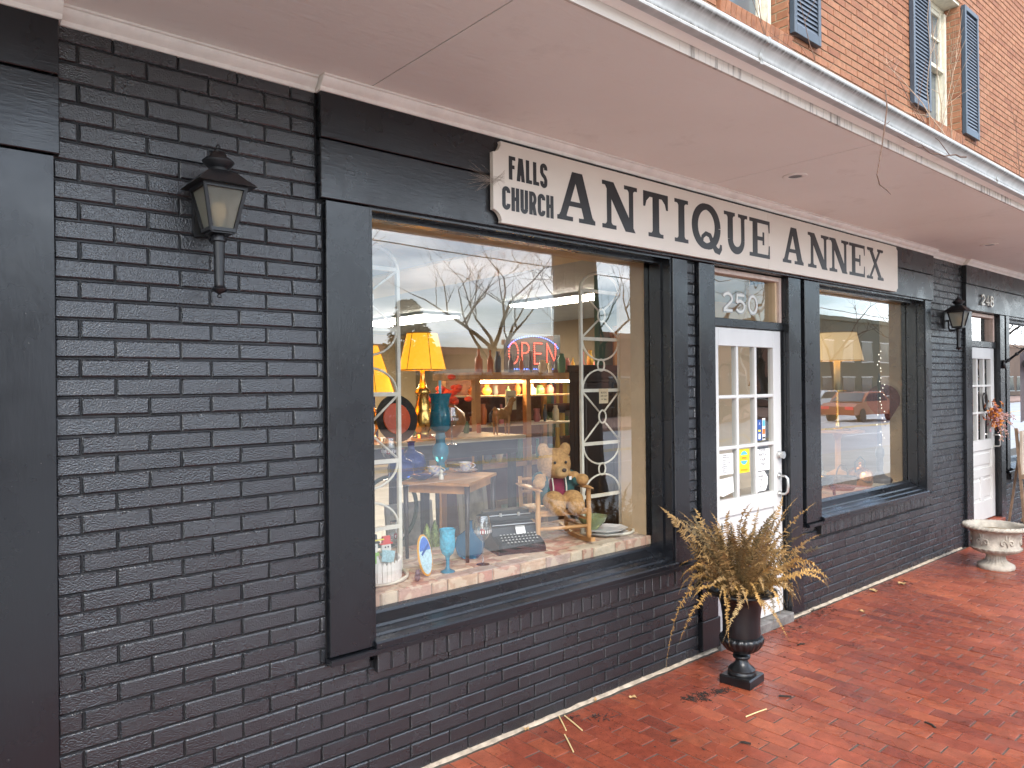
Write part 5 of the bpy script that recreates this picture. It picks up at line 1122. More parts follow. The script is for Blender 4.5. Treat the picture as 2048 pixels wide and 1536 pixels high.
lathed('foot', [(.040, .001), (.038, .006), (.014, .016), (.010, .03), (.011, .07), (.014, .085)], (2.344, .285, LZ), 'aqua', t)
lathed('cup', [(.014, .085), (.030, .10), (.040, .13), (.042, .17), (.039, .205), (.043, .232), (.040, .232), (.036, .20), (.038, .16), (.034, .12), (.0, .10)], (2.344, .285, LZ), pbr('aqua_pressed', (.06, .42, .60), .12, 0, .3, 60, (90, .9, .01)), t, 48, lambda a, i: 1+.02*math.sin(a*18)+(.06*math.sin(a*6) if i in (5, 6) else 0))
t = thing('blue_flask', (2.62, .45, LZ), 'round deep blue glass flask behind the aqua goblet', 'bottle')
b = MB(); b.xf = Matrix.Translation((2.62, .45, LZ)) @ Matrix.Rotation(-.5, 4, 'Z'); b.lathe([(.05, .002), (.075, .03), (.088, .08), (.075, .13), (.03, .162), (.017, .175), (.016, .215), (.022, .22)], (0, 0, 0), 28, None, 1, .55); auto_smooth(b.build('flask', M['blueb'], t), 60)
# oval plaque
t = thing('oval_plaque', (2.187, .26, LZ), 'oval blue and white painted plaque with orange rim on ledge', 'plaque')
def oval(mb, rx, rz, y0, y1): mb.prism([(rx*math.cos(2*PI*k/36), rz*math.sin(2*PI*k/36)) for k in range(36)], y0, y1)
X = Matrix.Translation((2.195, .275, LZ+.115)) @ Matrix.Rotation(math.radians(22), 4, 'Z') @ Matrix.Rotation(math.radians(-10), 4, 'X')
b = MB(); b.xf = X; oval(b, .060, .108, 0, .008); b.build('rim', pbr('orange_rim', (.75, .36, .04), .5), t)
b = MB(); b.xf = X; oval(b, .053, .099, -.002, 0); b.build('face', pbr('ice_blue_face', (.50, .70, .76), .5, 0, .25, 70), t)
b = MB(); b.xf = X; b.prism([(.050*math.cos(a), .094*math.sin(a)) for a in [.25+2.6*k/16 for k in range(17)]], -.0035, -.0021); b.build('blue_sky', pbr('plaque_blue', (.06, .18, .60), .5, 0, .2, 60), t)
b = MB(); b.xf = X; b.ribbon([(-.036, .006), (-.02, .018), (0, .030), (.02, .042), (.034, .052)], .014, -.0045, -.0036); b.build('lettering', M['navy'], t)
t = thing('mouse_figurine', (2.11, .215, LZ), 'small grey mouse figurine at the foot of the oval plaque', 'figurine'); b = MB(); b.ball((2.11, .225, LZ+.024), (.016, .014, .022), 12, 8); b.ball((2.105, .215, LZ+.048), (.013, .012, .012), 12, 8); b.ball((2.098, .213, LZ+.060), .006, 8, 6); b.ball((2.114, .217, LZ+.060), .006, 8, 6); b.build('body', pbr('grey_mauve', (.16, .12, .14), .7), t, True)
# snowmen behind a picket fence
t = thing('snowman_ornament', (1.95, .45, LZ), 'painted wooden snowman family behind a small white picket fence', 'ornament')
white_o = pbr('ornament_white', (.76, .72, .66), .6, 0, .08, 30)
pk = MB().add([(-.011, 0, 0), (.011, 0, 0), (.011, 0, .085), (0, 0, .100), (-.011, 0, .085), (-.011, .005, 0), (.011, .005, 0), (.011, .005, .085), (0, .005, .100), (-.011, .005, .085)], [(0, 1, 2, 3, 4), (9, 8, 7, 6, 5), (0, 5, 6, 1), (1, 6, 7, 2), (2, 7, 8, 3), (3, 8, 9, 4), (4, 9, 5, 0)])
pk_me = mesh('picket', pk.V, pk.F, white_o)
for k in range(17):
    a = math.radians(198+k*9.2); x, y = 1.95+.155*math.cos(a), .43+.19*math.sin(a); place('picket', pk_me, t, (x, y, LZ+.022), (0, 0, a+PI/2))
fr = MB(); fr.tube([(1.95+.15*math.cos(a), .435+.185*math.sin(a), LZ+.05) for a in [math.radians(195+k*8) for k in range(21)]], .004, 5); fr.build('fence_rail', white_o, t, True)
def snowman(x, y, h, hat, scarf):
    b = MB(); b.prism([(x+q[0]*h, LZ+q[1]*h) for q in ((-.17, 0), (.17, 0), (.20, .25), (.15, .48), (.10, .55), (.135, .68), (.12, .80), (.07, .86), (-.07, .86), (-.12, .80), (-.135, .68), (-.10, .55), (-.15, .48), (-.20, .25))], y, y+.012); b.build('snowman', white_o, t)
    b = MB(); b.prism([(x+q[0]*h, LZ+q[1]*h) for q in ((-.17, .80), (.17, .80), (.17, .835), (.11, .84), (.10, 1.0), (-.10, 1.0), (-.11, .84), (-.17, .835))], y-.003, y+.013); b.build('hat', hat, t)
    b = MB(); b.prism([(x+q[0]*h, LZ+q[1]*h) for q in ((-.14, .53), (.14, .53), (.15, .60), (-.15, .60))], y-.004, y+.013); b.prism([(x-.02*h, LZ+.36*h), (x+.08*h, LZ+.36*h), (x+.08*h, LZ+.529*h), (x-.02*h, LZ+.529*h)], y-.005, y-.001); b.build('scarf', scarf, t)
    b = MB()
    for q in ((-.04, .74), (.04, .74), (0, .42), (0, .30), (0, .2)): b.ball((x+q[0]*h, y-.004, LZ+q[1]*h), .0045, 6, 4)
    b.build('buttons', M['ink'], t)
snowman(1.955, .40, .235, M['ink'], pbr('lime_scarf', (.30, .55, .10), .7)); snowman(2.045, .415, .215, M['redp'], pbr('aqua_check', (.35, .58, .62), .7)); snowman(1.865, .385, .185, pbr('teal_hat', (.06, .25, .36), .7), pbr('slate_scarf', (.20, .24, .38), .7))
b = MB(); b.prism([(2.005, LZ+.09), (2.075, LZ+.075), (2.085, LZ+.135), (2.01, LZ+.15)], .395, .40); b.build('quilt', pbr('quilt', (.38, .60, .66), .8, 0, .3, 130), t)
b = MB(); b.box(1.89, 2.02, .3965, .3985, LZ+.2015, LZ+.2085); b.build('hat_band', M['yellow'], t)
# red beads and green hoop
t = thing('bead_bunch', (1.93, .62, LZ), 'bunch of shiny red glass beads hung left of the hoop', 'beads'); q = random.Random(2)
for k in range(14): b = MB(); b.ball((1.93+q.gauss(0, .035), .62+q.gauss(0, .02), 1.17+q.gauss(0, .035)), .022, 12, 8); b.build('bead', M['redp'], t, True)
b = MB(); b.cyl((1.93, .63, LZ), (1.93, .63, 1.15), .05, .03, 14); b.build('stand', M['greeng'], t, True)
t = thing('green_hoop', (2.45, 1.0, LZ), 'large dark green metal wheel hoop under the table', 'hoop')
b = MB(); b.tube([(2.45+.24*math.cos(a), 1.06+.05*math.cos(a), LZ+.22+.215*math.sin(a)) for a in [2*PI*k/40 for k in range(40)]], .014, 8, True); b.tube([(2.26, 1.0, LZ+.40), (2.22, .98, 1.27)], .012, 8); b.build('hoop', pbr('dark_green_iron', (.04, .075, .03), .5), t, True)
for x, y, lb in ((2.56, .80, 'green glitter bottle brush tree, left of the pair'), (2.66, .86, 'green glitter bottle brush tree, right of the pair')):
    t = thing('glitter_tree', (x, y, LZ), lb, 'ornament', 'glitter trees'); lathed('cone', [(.03, .002), (.032, .03), (.022, .12), (.005, .16), (.0, .165)], (x, y, LZ), pbr('green_glitter', (.20, .26, .06), .3, .3, .6, 90), t, 14)

# typewriter
tw_ = thing('typewriter', (2.93, .47, LZ), 'old black manual typewriter with rows of round keys on ledge', 'typewriter')
A = Matrix.Translation((2.93, .335, LZ)) @ Matrix.Rotation(math.radians(-18), 4, 'Z'); blk = pbr('typewriter_black', (.012, .012, .014), .28); bl2 = pbr('typewriter_matte', (.03, .03, .032), .6)
b = MB(); b.xf = A; b.sweep_x([(0, .003), (-.0, .03), (.02, .052), (.115, .090), (.135, .135), (.20, .155), (.31, .155), (.31, .003)], -.15, .15); fix_normals(b.build('body', blk, tw_))
b = MB(); b.xf = A; b.sweep_x([(.004, .0345), (.02, .0525), (.113, .0910), (.113, .093), (.02, .0545), (.002, .036)], -.128, .128); b.build('key_deck', bl2, tw_)
keys = MB(); keys.cyl((0, 0, 0), (0, -.003, .012), .0095, .0095, 10); kme = mesh('key', keys.V, keys.F, blk); kt = MB(); kt.cyl((0, -.0031, .0122), (0, -.0034, .0128), .0062, .0062, 8); ktm = mesh('key_top', kt.V, kt.F, pbr('key_legend', (.5, .5, .48), .5))
for r in range(4):
    for c in range(11 if r else 8):
        x = -.115+c*.0225+r*.004 if r else -.085+c*.0225; y = .022+r*.026; z = .054+r*.0105
        p_ = A @ Vector((x, y, z)); o = place('key', kme, tw_, p_, (0, 0, math.radians(-18))); k2 = place('key_top', ktm, o, p_)
b = MB(); b.xf = A; b.cyl((-.17, .235, .175), (.17, .235, .175), .021, .021, 18); b.cyl((-.195, .235, .175), (-.17, .235, .175), .017, .019, 14); b.cyl((.17, .235, .175), (.195, .235, .175), .019, .017, 14); auto_smooth(b.build('platen', bl2, tw_), 50)
b = MB(); b.xf = A; b.cyl((-.14, .205, .198), (.14, .205, .198), .003, .003, 8); b.cyl((-.14, .14, .150), (.14, .14, .150), .003, .003, 8)
for x in (-.06, .06): b.box(x-.006, x+.006, .196, .212, .19, .21)
b.build('paper_bail', M['steel'], tw_); b = MB(); b.xf = A; b.sweep_x([(.255, .156), (.262, .215), (.305, .225), (.31, .156)], -.155, .155); fix_normals(b.build('carriage', blk, tw_))
b = MB(); b.xf = A; b.add([(.0, .110, .1395), (.062, .113, .1385), (.064, .129, .170-.03), (.002, .127, .172-.03)], [(0, 1, 2, 3)]); b.add([(.0, .096, .098), (.062, .096, .1), (.062, .119, .137), (.0, .119, .135)], [(0, 1, 2, 3)]); b.build('price_tag', M['paper'], tw_)
bx_ = MB(); bx_.xf = A; bx_.box(-.16, .16, -.005, .32, .0005, .0028); bx_.build('base_plate', blk, tw_)

# rocking chair and bear
U = Vector((.937, -.350, 0)); Wd = Vector((.350, .937, 0)); C0 = Vector((3.104, .390, LZ))
def ch(u, w, z): return C0+U*u+Wd*w+Vector((0, 0, z))
rc = thing('rocking_chair', ch(.17, .2, 0), 'small golden wooden rocking chair seating the teddy bear', 'chair')
for u in (0, .345):
    b = MB()
    n = 14; V = []; F = []
    for i in range(n+1):
        w = -.06+.50*i/n; z = .013+.035*((w-.16)/.30)**2
        for du in (-.014, .014):
            for dz in (-.011, .014): V.append(ch(u+du, w, z+dz))
    for i in range(n): a = i*4; F += [(a, a+4, a+5, a+1), (a+1, a+5, a+7, a+3), (a+3, a+7, a+6, a+2), (a+2, a+6, a+4, a)]
    F += [(0, 1, 3, 2), (n*4+2, n*4+3, n*4+1, n*4)]; b.add(V, F); fix_normals(b.build('rocker', M['pine'], rc))
    MB().lathe([(.013, .03), (.017, .06), (.014, .10), (.017, .15), (.018, .21), (.014, .23), (.016, .28), (.014, .335), (.019, .345)], tuple(ch(u, .0, 0)), 14).build('front_post', M['pine'], rc, True)
    MB().cyl(ch(u*.92+.014, .31, .03), ch(u*.92+.014, .345, .40), .014, .013, 12).build('back_post', M['pine'], rc, True)
    b = MB(); b.xf = Matrix.Translation(ch(u, .155, .352)) @ Matrix.Rotation(math.atan2(Wd.y, Wd.x), 4, 'Z'); b.lathe([(.02, -.007), (.026, 0), (.02, .007)], (0, 0, 0), 18, None, 8.6, 1.25); b.build('arm', M['pine'], rc, True)
    for z in (.095, .15): MB().cyl(ch(u, .005, z), ch(u*.92+.014, .31, z), .009, .009, 10).build('side_stretcher', M['pine'], rc, True)
for z in (.11, .195): MB().cyl(ch(0, 0, z), ch(.345, 0, z), .011, .011, 10).build('front_stretcher', M['pine'], rc, True)
for k in range(9):
    b = MB(); b.xf = Matrix.Translation(ch(.025+k*.037, .155, .213)) @ Matrix.Rotation(math.atan2(Wd.y, Wd.x), 4, 'Z'); b.box(-.165, .165, -.0155, .0155, -.006, .008); b.build('seat_slat', M['pine'], rc)
for k in range(2): MB().cyl(ch(.014, .335+.012*k, .30+k*.08), ch(.331, .335+.012*k, .30+k*.08), .010, .010, 10).build('back_rung', M['pine'], rc, True)
fur = pbr('golden_plush', (.50, .28, .105), .95, 0, .3, 60, (260, .7, .006)); fur2 = pbr('pale_muzzle_plush', (.56, .35, .15), .95, 0, .2, 60, (260, .7, .006))
def blob(name, balls, mat, parent, vox=.007):
    b = MB()
    for c, r in balls: b.ball(c, r, 18, 12)
    me = mesh('tmp', b.V, b.F, None); o = bpy.data.objects.new('tmp_blob', me); COL.objects.link(o)
    md = o.modifiers.new('r', 'REMESH'); md.mode = 'VOXEL'; md.voxel_size = vox; s = o.modifiers.new('s', 'SMOOTH'); s.factor = .5; s.iterations = 6
    dg = bpy.context.evaluated_depsgraph_get(); dg.update(); m2 = bpy.data.meshes.new_from_object(o.evaluated_get(dg)); bpy.data.objects.remove(o)
    o0 = origin(parent); m2.transform(Matrix.Translation(-o0)); m2.materials.clear(); m2.materials.append(mat); m2.polygons.foreach_set('use_smooth', [True]*len(m2.polygons)); m2.name = name
    q = bpy.data.objects.new(name, m2); COL.objects.link(q); q.parent = parent; return q
bc = thing('teddy_bear', ch(.17, .12, .22), 'golden teddy bear in teal jacket and maroon shirt sitting on the rocking chair', 'teddy bear')
def bp(u, w, z): return tuple(ch(u, w, z))
HZ = .475
blob('body', [(bp(.17, .14, HZ), (.106, .10, .098)), (bp(.10, .14, HZ+.088), (.040, .026, .042)), (bp(.245, .14, HZ+.086), (.040, .026, .042)), (bp(.17, .06, HZ-.035), (.056, .05, .044)), (bp(.17, .16, .33), (.085, .08, .10)),
    (bp(.115, .02, .275), (.062, .07, .058)), (bp(.235, .02, .275), (.062, .07, .058)), (bp(.115, -.03, .25), (.055, .05, .056)), (bp(.235, -.03, .25), (.055, .05, .056)),
    (bp(.035, .05, .375), (.040, .038, .036)), (bp(.315, .05, .385), (.040, .038, .036)), (bp(.06, .09, .39), .038), (bp(.28, .09, .395), .038)], fur, bc)
blob('muzzle', [(bp(.17, .025, HZ-.038), (.046, .038, .036))], fur2, bc, .005)
blob('jacket', [(bp(.075, .13, .38), (.046, .056, .056)), (bp(.265, .13, .385), (.046, .056, .056)), (bp(.055, .085, .375), (.044, .038, .042)), (bp(.29, .085, .385), (.044, .038, .042)), (bp(.10, .15, .31), (.05, .075, .08)), (bp(.24, .15, .31), (.05, .075, .08))], pbr('teal_felt', (.02, .085, .085), .9, 0, .25, 40), bc)
blob('shirt', [(bp(.17, .105, .345), (.058, .045, .075)), (bp(.17, .08, .30), (.062, .05, .035))], pbr('maroon_felt', (.20, .012, .045), .9, 0, .2, 40), bc)
b = MB(); b.ball(bp(.17, -.012, HZ-.022), (.016, .012, .012), 12, 8); b.build('nose', pbr('brown_nose', (.05, .03, .025), .4), bc, True)
for u in (.135, .205): b = MB(); b.ball(bp(u, .042, HZ+.018), .009, 10, 8); b.build('eye', blk, bc, True)
b = MB(); 
for u in (.128, .212): b.tube([bp(u, .068, .40), bp(u, .052, .35), bp(u, .05, .30)], .004, 5)
b.build('braces', M['ivory'], bc)
b = MB(); b.xf = Matrix.Translation(bp(.255, .068, .395)) @ Matrix.Rotation(math.radians(-20), 4, 'Z'); b.box(-.018, .018, -.001, .001, -.010, .010); b.build('price_tag', M['paper'], bc)
bc.scale = (1.07, 1.07, 1.07)
# platters and bowl
t = thing('white_platter', (3.70, .37, LZ), 'stack of white octagonal platters on ledge beside the rocker', 'platter')
for k in range(2): 
    b = MB(); b.lathe([(.10, .004+k*.022), (.105, .008+k*.022), (.155, .022+k*.022), (.157, .026+k*.022), (.10, .014+k*.022), (.0, .013+k*.022)], (3.70, .37, LZ), 8, None, 1.0, .85); b.build('plate', pbr('white_china', (.76, .76, .76), .2), t)
t = thing('green_bowl', (3.63, .46, LZ+.05), 'pale green glass bowl resting on the white platters', 'bowl'); lathed('bowl', [(.04, .0), (.045, .01), (.085, .05), (.10, .085), (.097, .085), (.08, .052), (.0, .016)], (3.63, .43, LZ+.042), 'greeng', t)
# ================================================================== DEEPER IN THE SHOP
def lamp(x, y, zt, sh, rb, rt, ztab, label, mat, base='brass'):
    """table lamp: shade from zt-sh to zt, base standing on ztab"""
    t = thing('table_lamp', (x, y, ztab), label, 'lamp', 'lit table lamps in the shop'); z0 = zt-sh
    b = MB(); n = 40; prof = [(rb, z0), (rb*.86+rt*.14, z0+sh*.12), (rb*.55+rt*.45, z0+sh*.45), (rb*.2+rt*.8, z0+sh*.8), (rt, zt)] if base == 'brass' else [(rb, z0), (rt, zt)]
    V = []; F = []
    for i, (r, z) in enumerate(prof):
        for k in range(n): V.append((x+r*math.cos(2*PI*k/n), y+r*math.sin(2*PI*k/n), z))
    for i in range(len(prof)-1): F += [(i*n+k, i*n+(k+1) % n, (i+1)*n+(k+1) % n, (i+1)*n+k) for k in range(n)]
    b.add(V, F); o = b.build('lamp_shade', M[mat], t, True)
    b = MB()
    for r, z in ((rb+.001, z0), (rt+.001, zt)): b.tube([(x+r*math.cos(2*PI*k/28), y+r*math.sin(2*PI*k/28), z) for k in range(28)], .004, 5, True)
    if base == 'brass':
        for k in range(6): a = 2*PI*k/6+.3; b.tube([(x+(r+.002)*math.cos(a), y+(r+.002)*math.sin(a), z) for r, z in prof], .0025, 4)
    b.build('shade_trim', pbr('shade_braid', (.45, .27, .05), .8), t, True)
    h = z0-ztab
    if base == 'brass': lathed('lamp_base', [(.09, .001), (.092, .02), (.06, .035), (.05, .06), (.075, .10), (.085, .16), (.065, .22), (.04, h*.62), (.055, h*.66), (.06, h*.70), (.03, h*.76), (.018, h*.9), (.015, h+.04)], (x, y, ztab), 'brass', t)
    else:
        lathed('lamp_base', [(.13, .001), (.12, .02), (.03, .04), (.018, .1), (.018, h*.55), (.10, h*.56), (.10, h*.575), (.02, h*.58)], (x, y, ztab), 'brass', t)
        MB().cyl((x, y, ztab+h*.58), (x, y, z0+.03), .034, .034, 14).build('candle_sleeve', pbr('cream_sleeve', (.66, .52, .28), .6), t, True)
    b = MB(); b.ball((x, y, z0+sh*.35), .035, 12, 8); b.build('lamp_bulb', M['bulb'], t, True)
    return t
def case(name, loc, label, cat): return thing(name, loc, label, cat)
M['warmtube'] = emis('warm_cabinet_tube', (1.0, .72, .38), 22.0)
# table with the yellow lamps
t = case('display_counter', (3.2, 1.9, .1), 'long pale counter crowded with ornaments under the yellow lamps', 'counter')
MB().box(2.2, 4.0, 1.5, 2.15, 1.40, 1.43).build('counter_top', pbr('pale_top', (.55, .46, .33), .5, 0, .1, 5), t); b = MB(); b.box(2.25, 4.0, 1.6, 2.1, 1.28, 1.399); b.build('apron', M['walnut'], t)
for x in (2.3, 3.1, 3.95):
    for y in (1.62, 2.06): MB().box(x-.025, x+.025, y-.025, y+.025, .1, 1.279).build('leg', M['walnut'], t)
for k, (x, w, h, c) in enumerate(((2.45, .35, .62, (.30, .17, .08)), (2.9, .42, .85, (.55, .50, .42)), (3.30, .28, .6, (.12, .07, .04)), (3.62, .30, .95, (.50, .42, .30)), (4.05, .34, .75, (.22, .12, .06)))):
    f = thing('picture_frame', (x, 1.9, .1), '%s framed picture leaning under the counter' % ['brown oak', 'wide pale', 'small dark', 'tall cream', 'walnut'][k], 'picture frame', 'frames leaning under the counter'); F_ = Matrix.Translation((x, 1.72+.03*k, .1)) @ Matrix.Rotation(-.12, 4, 'X')
    m_ = pbr('frame_%d' % k, c, .5)
    m = MB(); m.xf = F_; m.bbox(0, .04, 0, .02, .0, h); m.bbox(w-.04, w, 0, .02, .0, h); m.bbox(.04, w-.04, .0005, .02, 0, .04); m.bbox(.04, w-.04, .0005, .02, h-.04, h); m.build('moulding', m_, f)
    m = MB(); m.xf = F_; m.box(.041, w-.041, .008, .012, .041, h-.041); m.build('picture', pbr('picture_%d' % k, [(.2, .22, .2), (.5, .46, .38), (.12, .16, .2), (.36, .3, .2), (.22, .25, .16)][k], .4, 0, .5, 9), f)
lamp(3.09, 1.62, 2.22, .27, .175, .112, 1.43, 'lit yellow silk bell lamp on brass base, right of the trellis upright', 'yshade')
lamp(2.735, 1.80, 2.13, .36, .20, .075, 1.43, 'lit yellow silk bell lamp at left edge of the window', 'yshade')
t = thing('orange_plate', (2.85, 1.6, 1.43), 'orange and black display plate leaning on the counter', 'plate'); b = MB(); b.xf = Matrix.Translation((2.83, 1.58, 1.60)) @ Matrix.Rotation(math.radians(80), 4, 'X'); b.lathe([(.0, .0), (.10, .004), (.165, .02), (.17, .02), (.168, .015), (.10, -.004), (.0, -.006)], (0, 0, 0), 32); auto_smooth(b.build('rim', M['ink'], t), 40)
b = MB(); b.xf = Matrix.Translation((2.83, 1.565, 1.60)) @ Matrix.Rotation(math.radians(80), 4, 'X'); b.lathe([(.112, .004), (.108, .010), (.0, .012)], (0, 0, 0), 32); b.build('disc', pbr('orange_lacquer', (.75, .10, .015), .3), t)
t = thing('flower_vase', (3.42, 1.75, 1.43), 'round brown pottery vase of red flowers', 'vase'); lathed('vase', [(.06, .001), (.11, .05), (.135, .12), (.12, .19), (.06, .235), (.045, .25), (.05, .262)], (3.42, 1.75, 1.43), pbr('brown_pottery', (.32, .15, .06), .35, 0, .3, 12), t)
q = random.Random(8)
for k in range(22): b = MB(); c = (3.40+q.gauss(0, .06), 1.72+q.gauss(0, .05), 1.76+q.gauss(0, .045)); b.ball(c, (.034, .034, .022), 8, 5); b.build('bloom', pbr('red_bloom', (.72, .07, .02), .7) if k == 0 else bpy.data.materials['red_bloom'], t)
# vitrine with horse figurines
t = case('display_cabinet', (4.6, 2.6, .1), 'oak framed glass display cabinet behind the small table', 'cabinet')
x0, x1, y0, y1 = 4.15, 5.55, 2.35, 2.95
b = MB()
for x in (x0, x1-.06): b.box(x, x+.06, y0, y0+.06, .1, 1.88); b.box(x, x+.06, y1-.06, y1, .1, 1.88)
b.box(x0-.03, x1+.03, y0-.03, y1+.03, 1.88, 1.95); b.box(x0, x1, y0+.061, y1-.061, .1, .25); b.box(x0+.06, x1-.06, y0, y0+.05, 1.06, 1.10); b.box(x0+.62, x0+.68, y0, y0+.055, .25, 1.88); b.build('frame', M['oak'], t)
for z in (1.08, 1.44, 1.72): MB().box(x0+.061, x1-.061, y0+.05, y1-.061, z, z+.015).build('shelf', M['kraft'], t)
MB().box(x0+.061, x1-.061, y1-.03, y1-.01, .25, 1.88).build('back_panel', pbr('mahogany_back', (.16, .05, .03), .5, 0, .2, 4), t)
MB().box(x0+.1, x1-.1, y0+.08, y0+.12, 1.855, 1.875).build('cabinet_light', M['warmtube'], t)
q = random.Random(21); cols = [pbr('curio_%s' % n, c, .35) for n, c in (('cream', (.7, .6, .42)), ('rust', (.5, .15, .04)), ('green', (.1, .22, .12)), ('gold', (.7, .42, .08)), ('slate', (.12, .14, .18)), ('rose', (.55, .2, .2)))]
def curios(x0, x1, y, z, n, where, hmax=.2):
    for k in range(n):
        x = x0+(k+.5)*(x1-x0)/n; h = q.uniform(.06, hmax); r = q.uniform(.02, min(.055, (x1-x0)/n*.45))
        kind = ['vase', 'jar', 'pitcher', 'bottle'][q.randrange(4)]; prof = {'vase': [(.5, 0), (1, .35), (.8, .65), (.35, .85), (.55, 1)], 'jar': [(.8, 0), (1, .2), (1, .7), (.6, .85), (.65, 1)], 'pitcher': [(.6, 0), (.95, .3), (.6, .7), (.8, 1)], 'bottle': [(.8, 0), (.8, .55), (.3, .75), (.28, 1)]}[kind]
        t = thing('curio_'+kind, (x, y, z), '%s %s %s, number %s from the left' % (['small', 'tall'][h > .13], kind, where, ['one', 'two', 'three', 'four', 'five', 'six', 'seven', 'eight', 'nine'][k]), kind, 'curios '+where)
        lathed('body', [(r*a, .001+h*b_) for a, b_ in prof], (x, y+q.uniform(-.03, .03), z), q.choice(cols), t, 14)
curios(4.25, 4.75, 2.6, 1.455, 4, 'on the cabinet middle shelf'); curios(4.9, 5.45, 2.6, 1.455, 4, 'on the right of the cabinet middle shelf'); curios(4.25, 5.4, 2.6, 1.735, 8, 'on the cabinet top shelf', .12); curios(3.6, 3.95, 1.98, 1.43, 3, 'on the pale counter', .22); curios(3.0, 3.35, 2.05, 1.43, 3, 'at the back of the counter', .24); curios(2.35, 2.6, 1.6, 1.43, 2, 'at the left end of the counter', .2); curios(4.22, 5.45, 2.5, 1.95, 9, 'on top of the cabinet', .22); curios(4.25, 5.45, 2.55, 1.095, 9, 'on the cabinet lower shelf', .3); curios(5.7, 6.8, 3.1, 2.0, 8, 'on top of the bookcase', .25)
t = thing('horse_figurine', (3.83, 1.62, 1.43), 'brown glazed horse figurine on the counter in front of the cabinet', 'figurine')
hm = pbr('horse_glaze', (.34, .15, .04), .25, 0, .3, 20); X0, Y0, Z0 = 3.83, 1.60, 1.43
blob('body', [((X0, Y0, Z0+.17), (.075, .04, .045)), ((X0+.06, Y0, Z0+.185), (.04, .036, .042)), ((X0-.06, Y0, Z0+.18), (.04, .038, .042)), ((X0+.085, Y0, Z0+.22), (.028, .024, .04)), ((X0+.10, Y0, Z0+.26), (.024, .02, .036)), ((X0+.125, Y0, Z0+.285), (.032, .017, .02))]+[((X0+dx, Y0+dy, Z0+.14-.02*k), (.017-.0012*k,)*2+(.02,)) for dx in (-.062, .058) for dy in (-.02, .02) for k in range(7)], hm, t, .006)
b = MB(); b.tube([(X0-.095, Y0, Z0+.2), (X0-.115, Y0, Z0+.17), (X0-.118, Y0, Z0+.09)], [.008, .010, .003], 6); b.build('tail', M['walnut'], t, True)
# bookcase
t = case('bookcase', (6.2, 3.3, .1), 'tall mahogany bookcase full of books behind the cabinet', 'bookcase')
bx0, bx1, by0, by1 = 5.62, 6.9, 3.0, 3.35; mah = pbr('mahogany', (.17, .05, .025), .4, 0, .25, 6)
b = MB(); b.box(bx0, bx0+.03, by0, by1, .1, 1.95); b.box(bx1-.03, bx1, by0, by1, .1, 1.95); b.box(bx0+.031, bx1-.031, by1-.02, by1, .1, 1.95); b.box(bx0-.02, bx1+.02, by0-.02, by1, 1.95, 2.0); b.build('carcass', mah, t)
bcols = [pbr('cloth_%d' % i, c, .7) for i, c in enumerate(((.45, .25, .06), (.28, .06, .04), (.06, .10, .16), (.50, .44, .32), (.10, .14, .08), (.60, .38, .10), (.16, .12, .16), (.34, .28, .24)))]
for z in (.45, .85, 1.25, 1.62):
    nb = 0; MB().box(bx0+.031, bx1-.031, by0+.01, by1-.021, z-.02, z).build('shelf', mah, t); x = bx0+.04
    while x < bx1-.09:
        w = q.uniform(.028, .06); h = q.uniform(.20, .29); ci = q.randrange(8); nb += 1
        if q.random() < .92 and z > 1:
            o = MB().bbox(x, x+w-.002, by0+.03, by1-.04, z+.001, z+h, .003).build('book', bcols[ci]); tag(o, '%s book on the %s shelf of the mahogany bookcase' % (['ochre', 'dark red', 'navy', 'cream', 'dark green', 'yellow', 'plum', 'grey'][ci], {.45: 'lowest', .85: 'second lowest', 1.25: 'second highest', 1.62: 'highest'}[z]), 'book', 'books in the mahogany bookcase')
        x += w
# tall dark wardrobe behind the right trellis
t = case('wardrobe', (4.36, 1.2, .1), 'tall black walnut wardrobe behind the right trellis', 'wardrobe'); b = MB(); b.box(4.15, 4.80, 1.0, 1.15, .1, 1.93); b.box(4.13, 4.82, .98, 1.15, 1.931, 1.98); b.build('carcass', M['walnut'], t)
for k in range(2): MB().bbox(4.165+k*.315, 4.465+k*.315, .985, .999, .2, 1.85, .008).build('door', M['walnut'], t)
b = MB(); 
for k in range(3): b.box(4.145, 4.1495, 1.01+k*.045, 1.05+k*.045, .25, 1.85)
b.build('side_panel', M['walnut'], t)
t = case('wood_panel_screen', (5.4, 2.0, .1), 'oak slatted screen standing by the green wall', 'screen'); 
for k in range(7): MB().box(5.70+k*.085, 5.775+k*.085, 2.05, 2.07, .1, 2.42).build('slat', M['oak'], t)
MB().box(5.68, 6.31, 2.071, 2.09, 2.3, 2.36).box(5.68, 6.31, 2.071, 2.09, .4, .46).build('rail', M['oak'], t)
t = case('partition', (6, 2.2, .1), 'green painted partition wall beyond the right trellis', 'partition'); MB().box(5.55, 8.9, 2.2, 2.26, .1, 2.95).build('panel', M['green_wall'], t) if False else MB().box(5.55, 6.4, 2.12, 2.18, .1, 2.95).build('panel', M['green_wall'], t)
t = case('tan_screen', (6.7, 1.1, .1), 'tall tan panel standing behind the shop door', 'panel'); MB().box(5.95, 7.35, 1.08, 1.12, .1, 2.6).build('panel', pbr('pale_tan_panel', (.78, .62, .42), .7, 0, .06, 3), t)
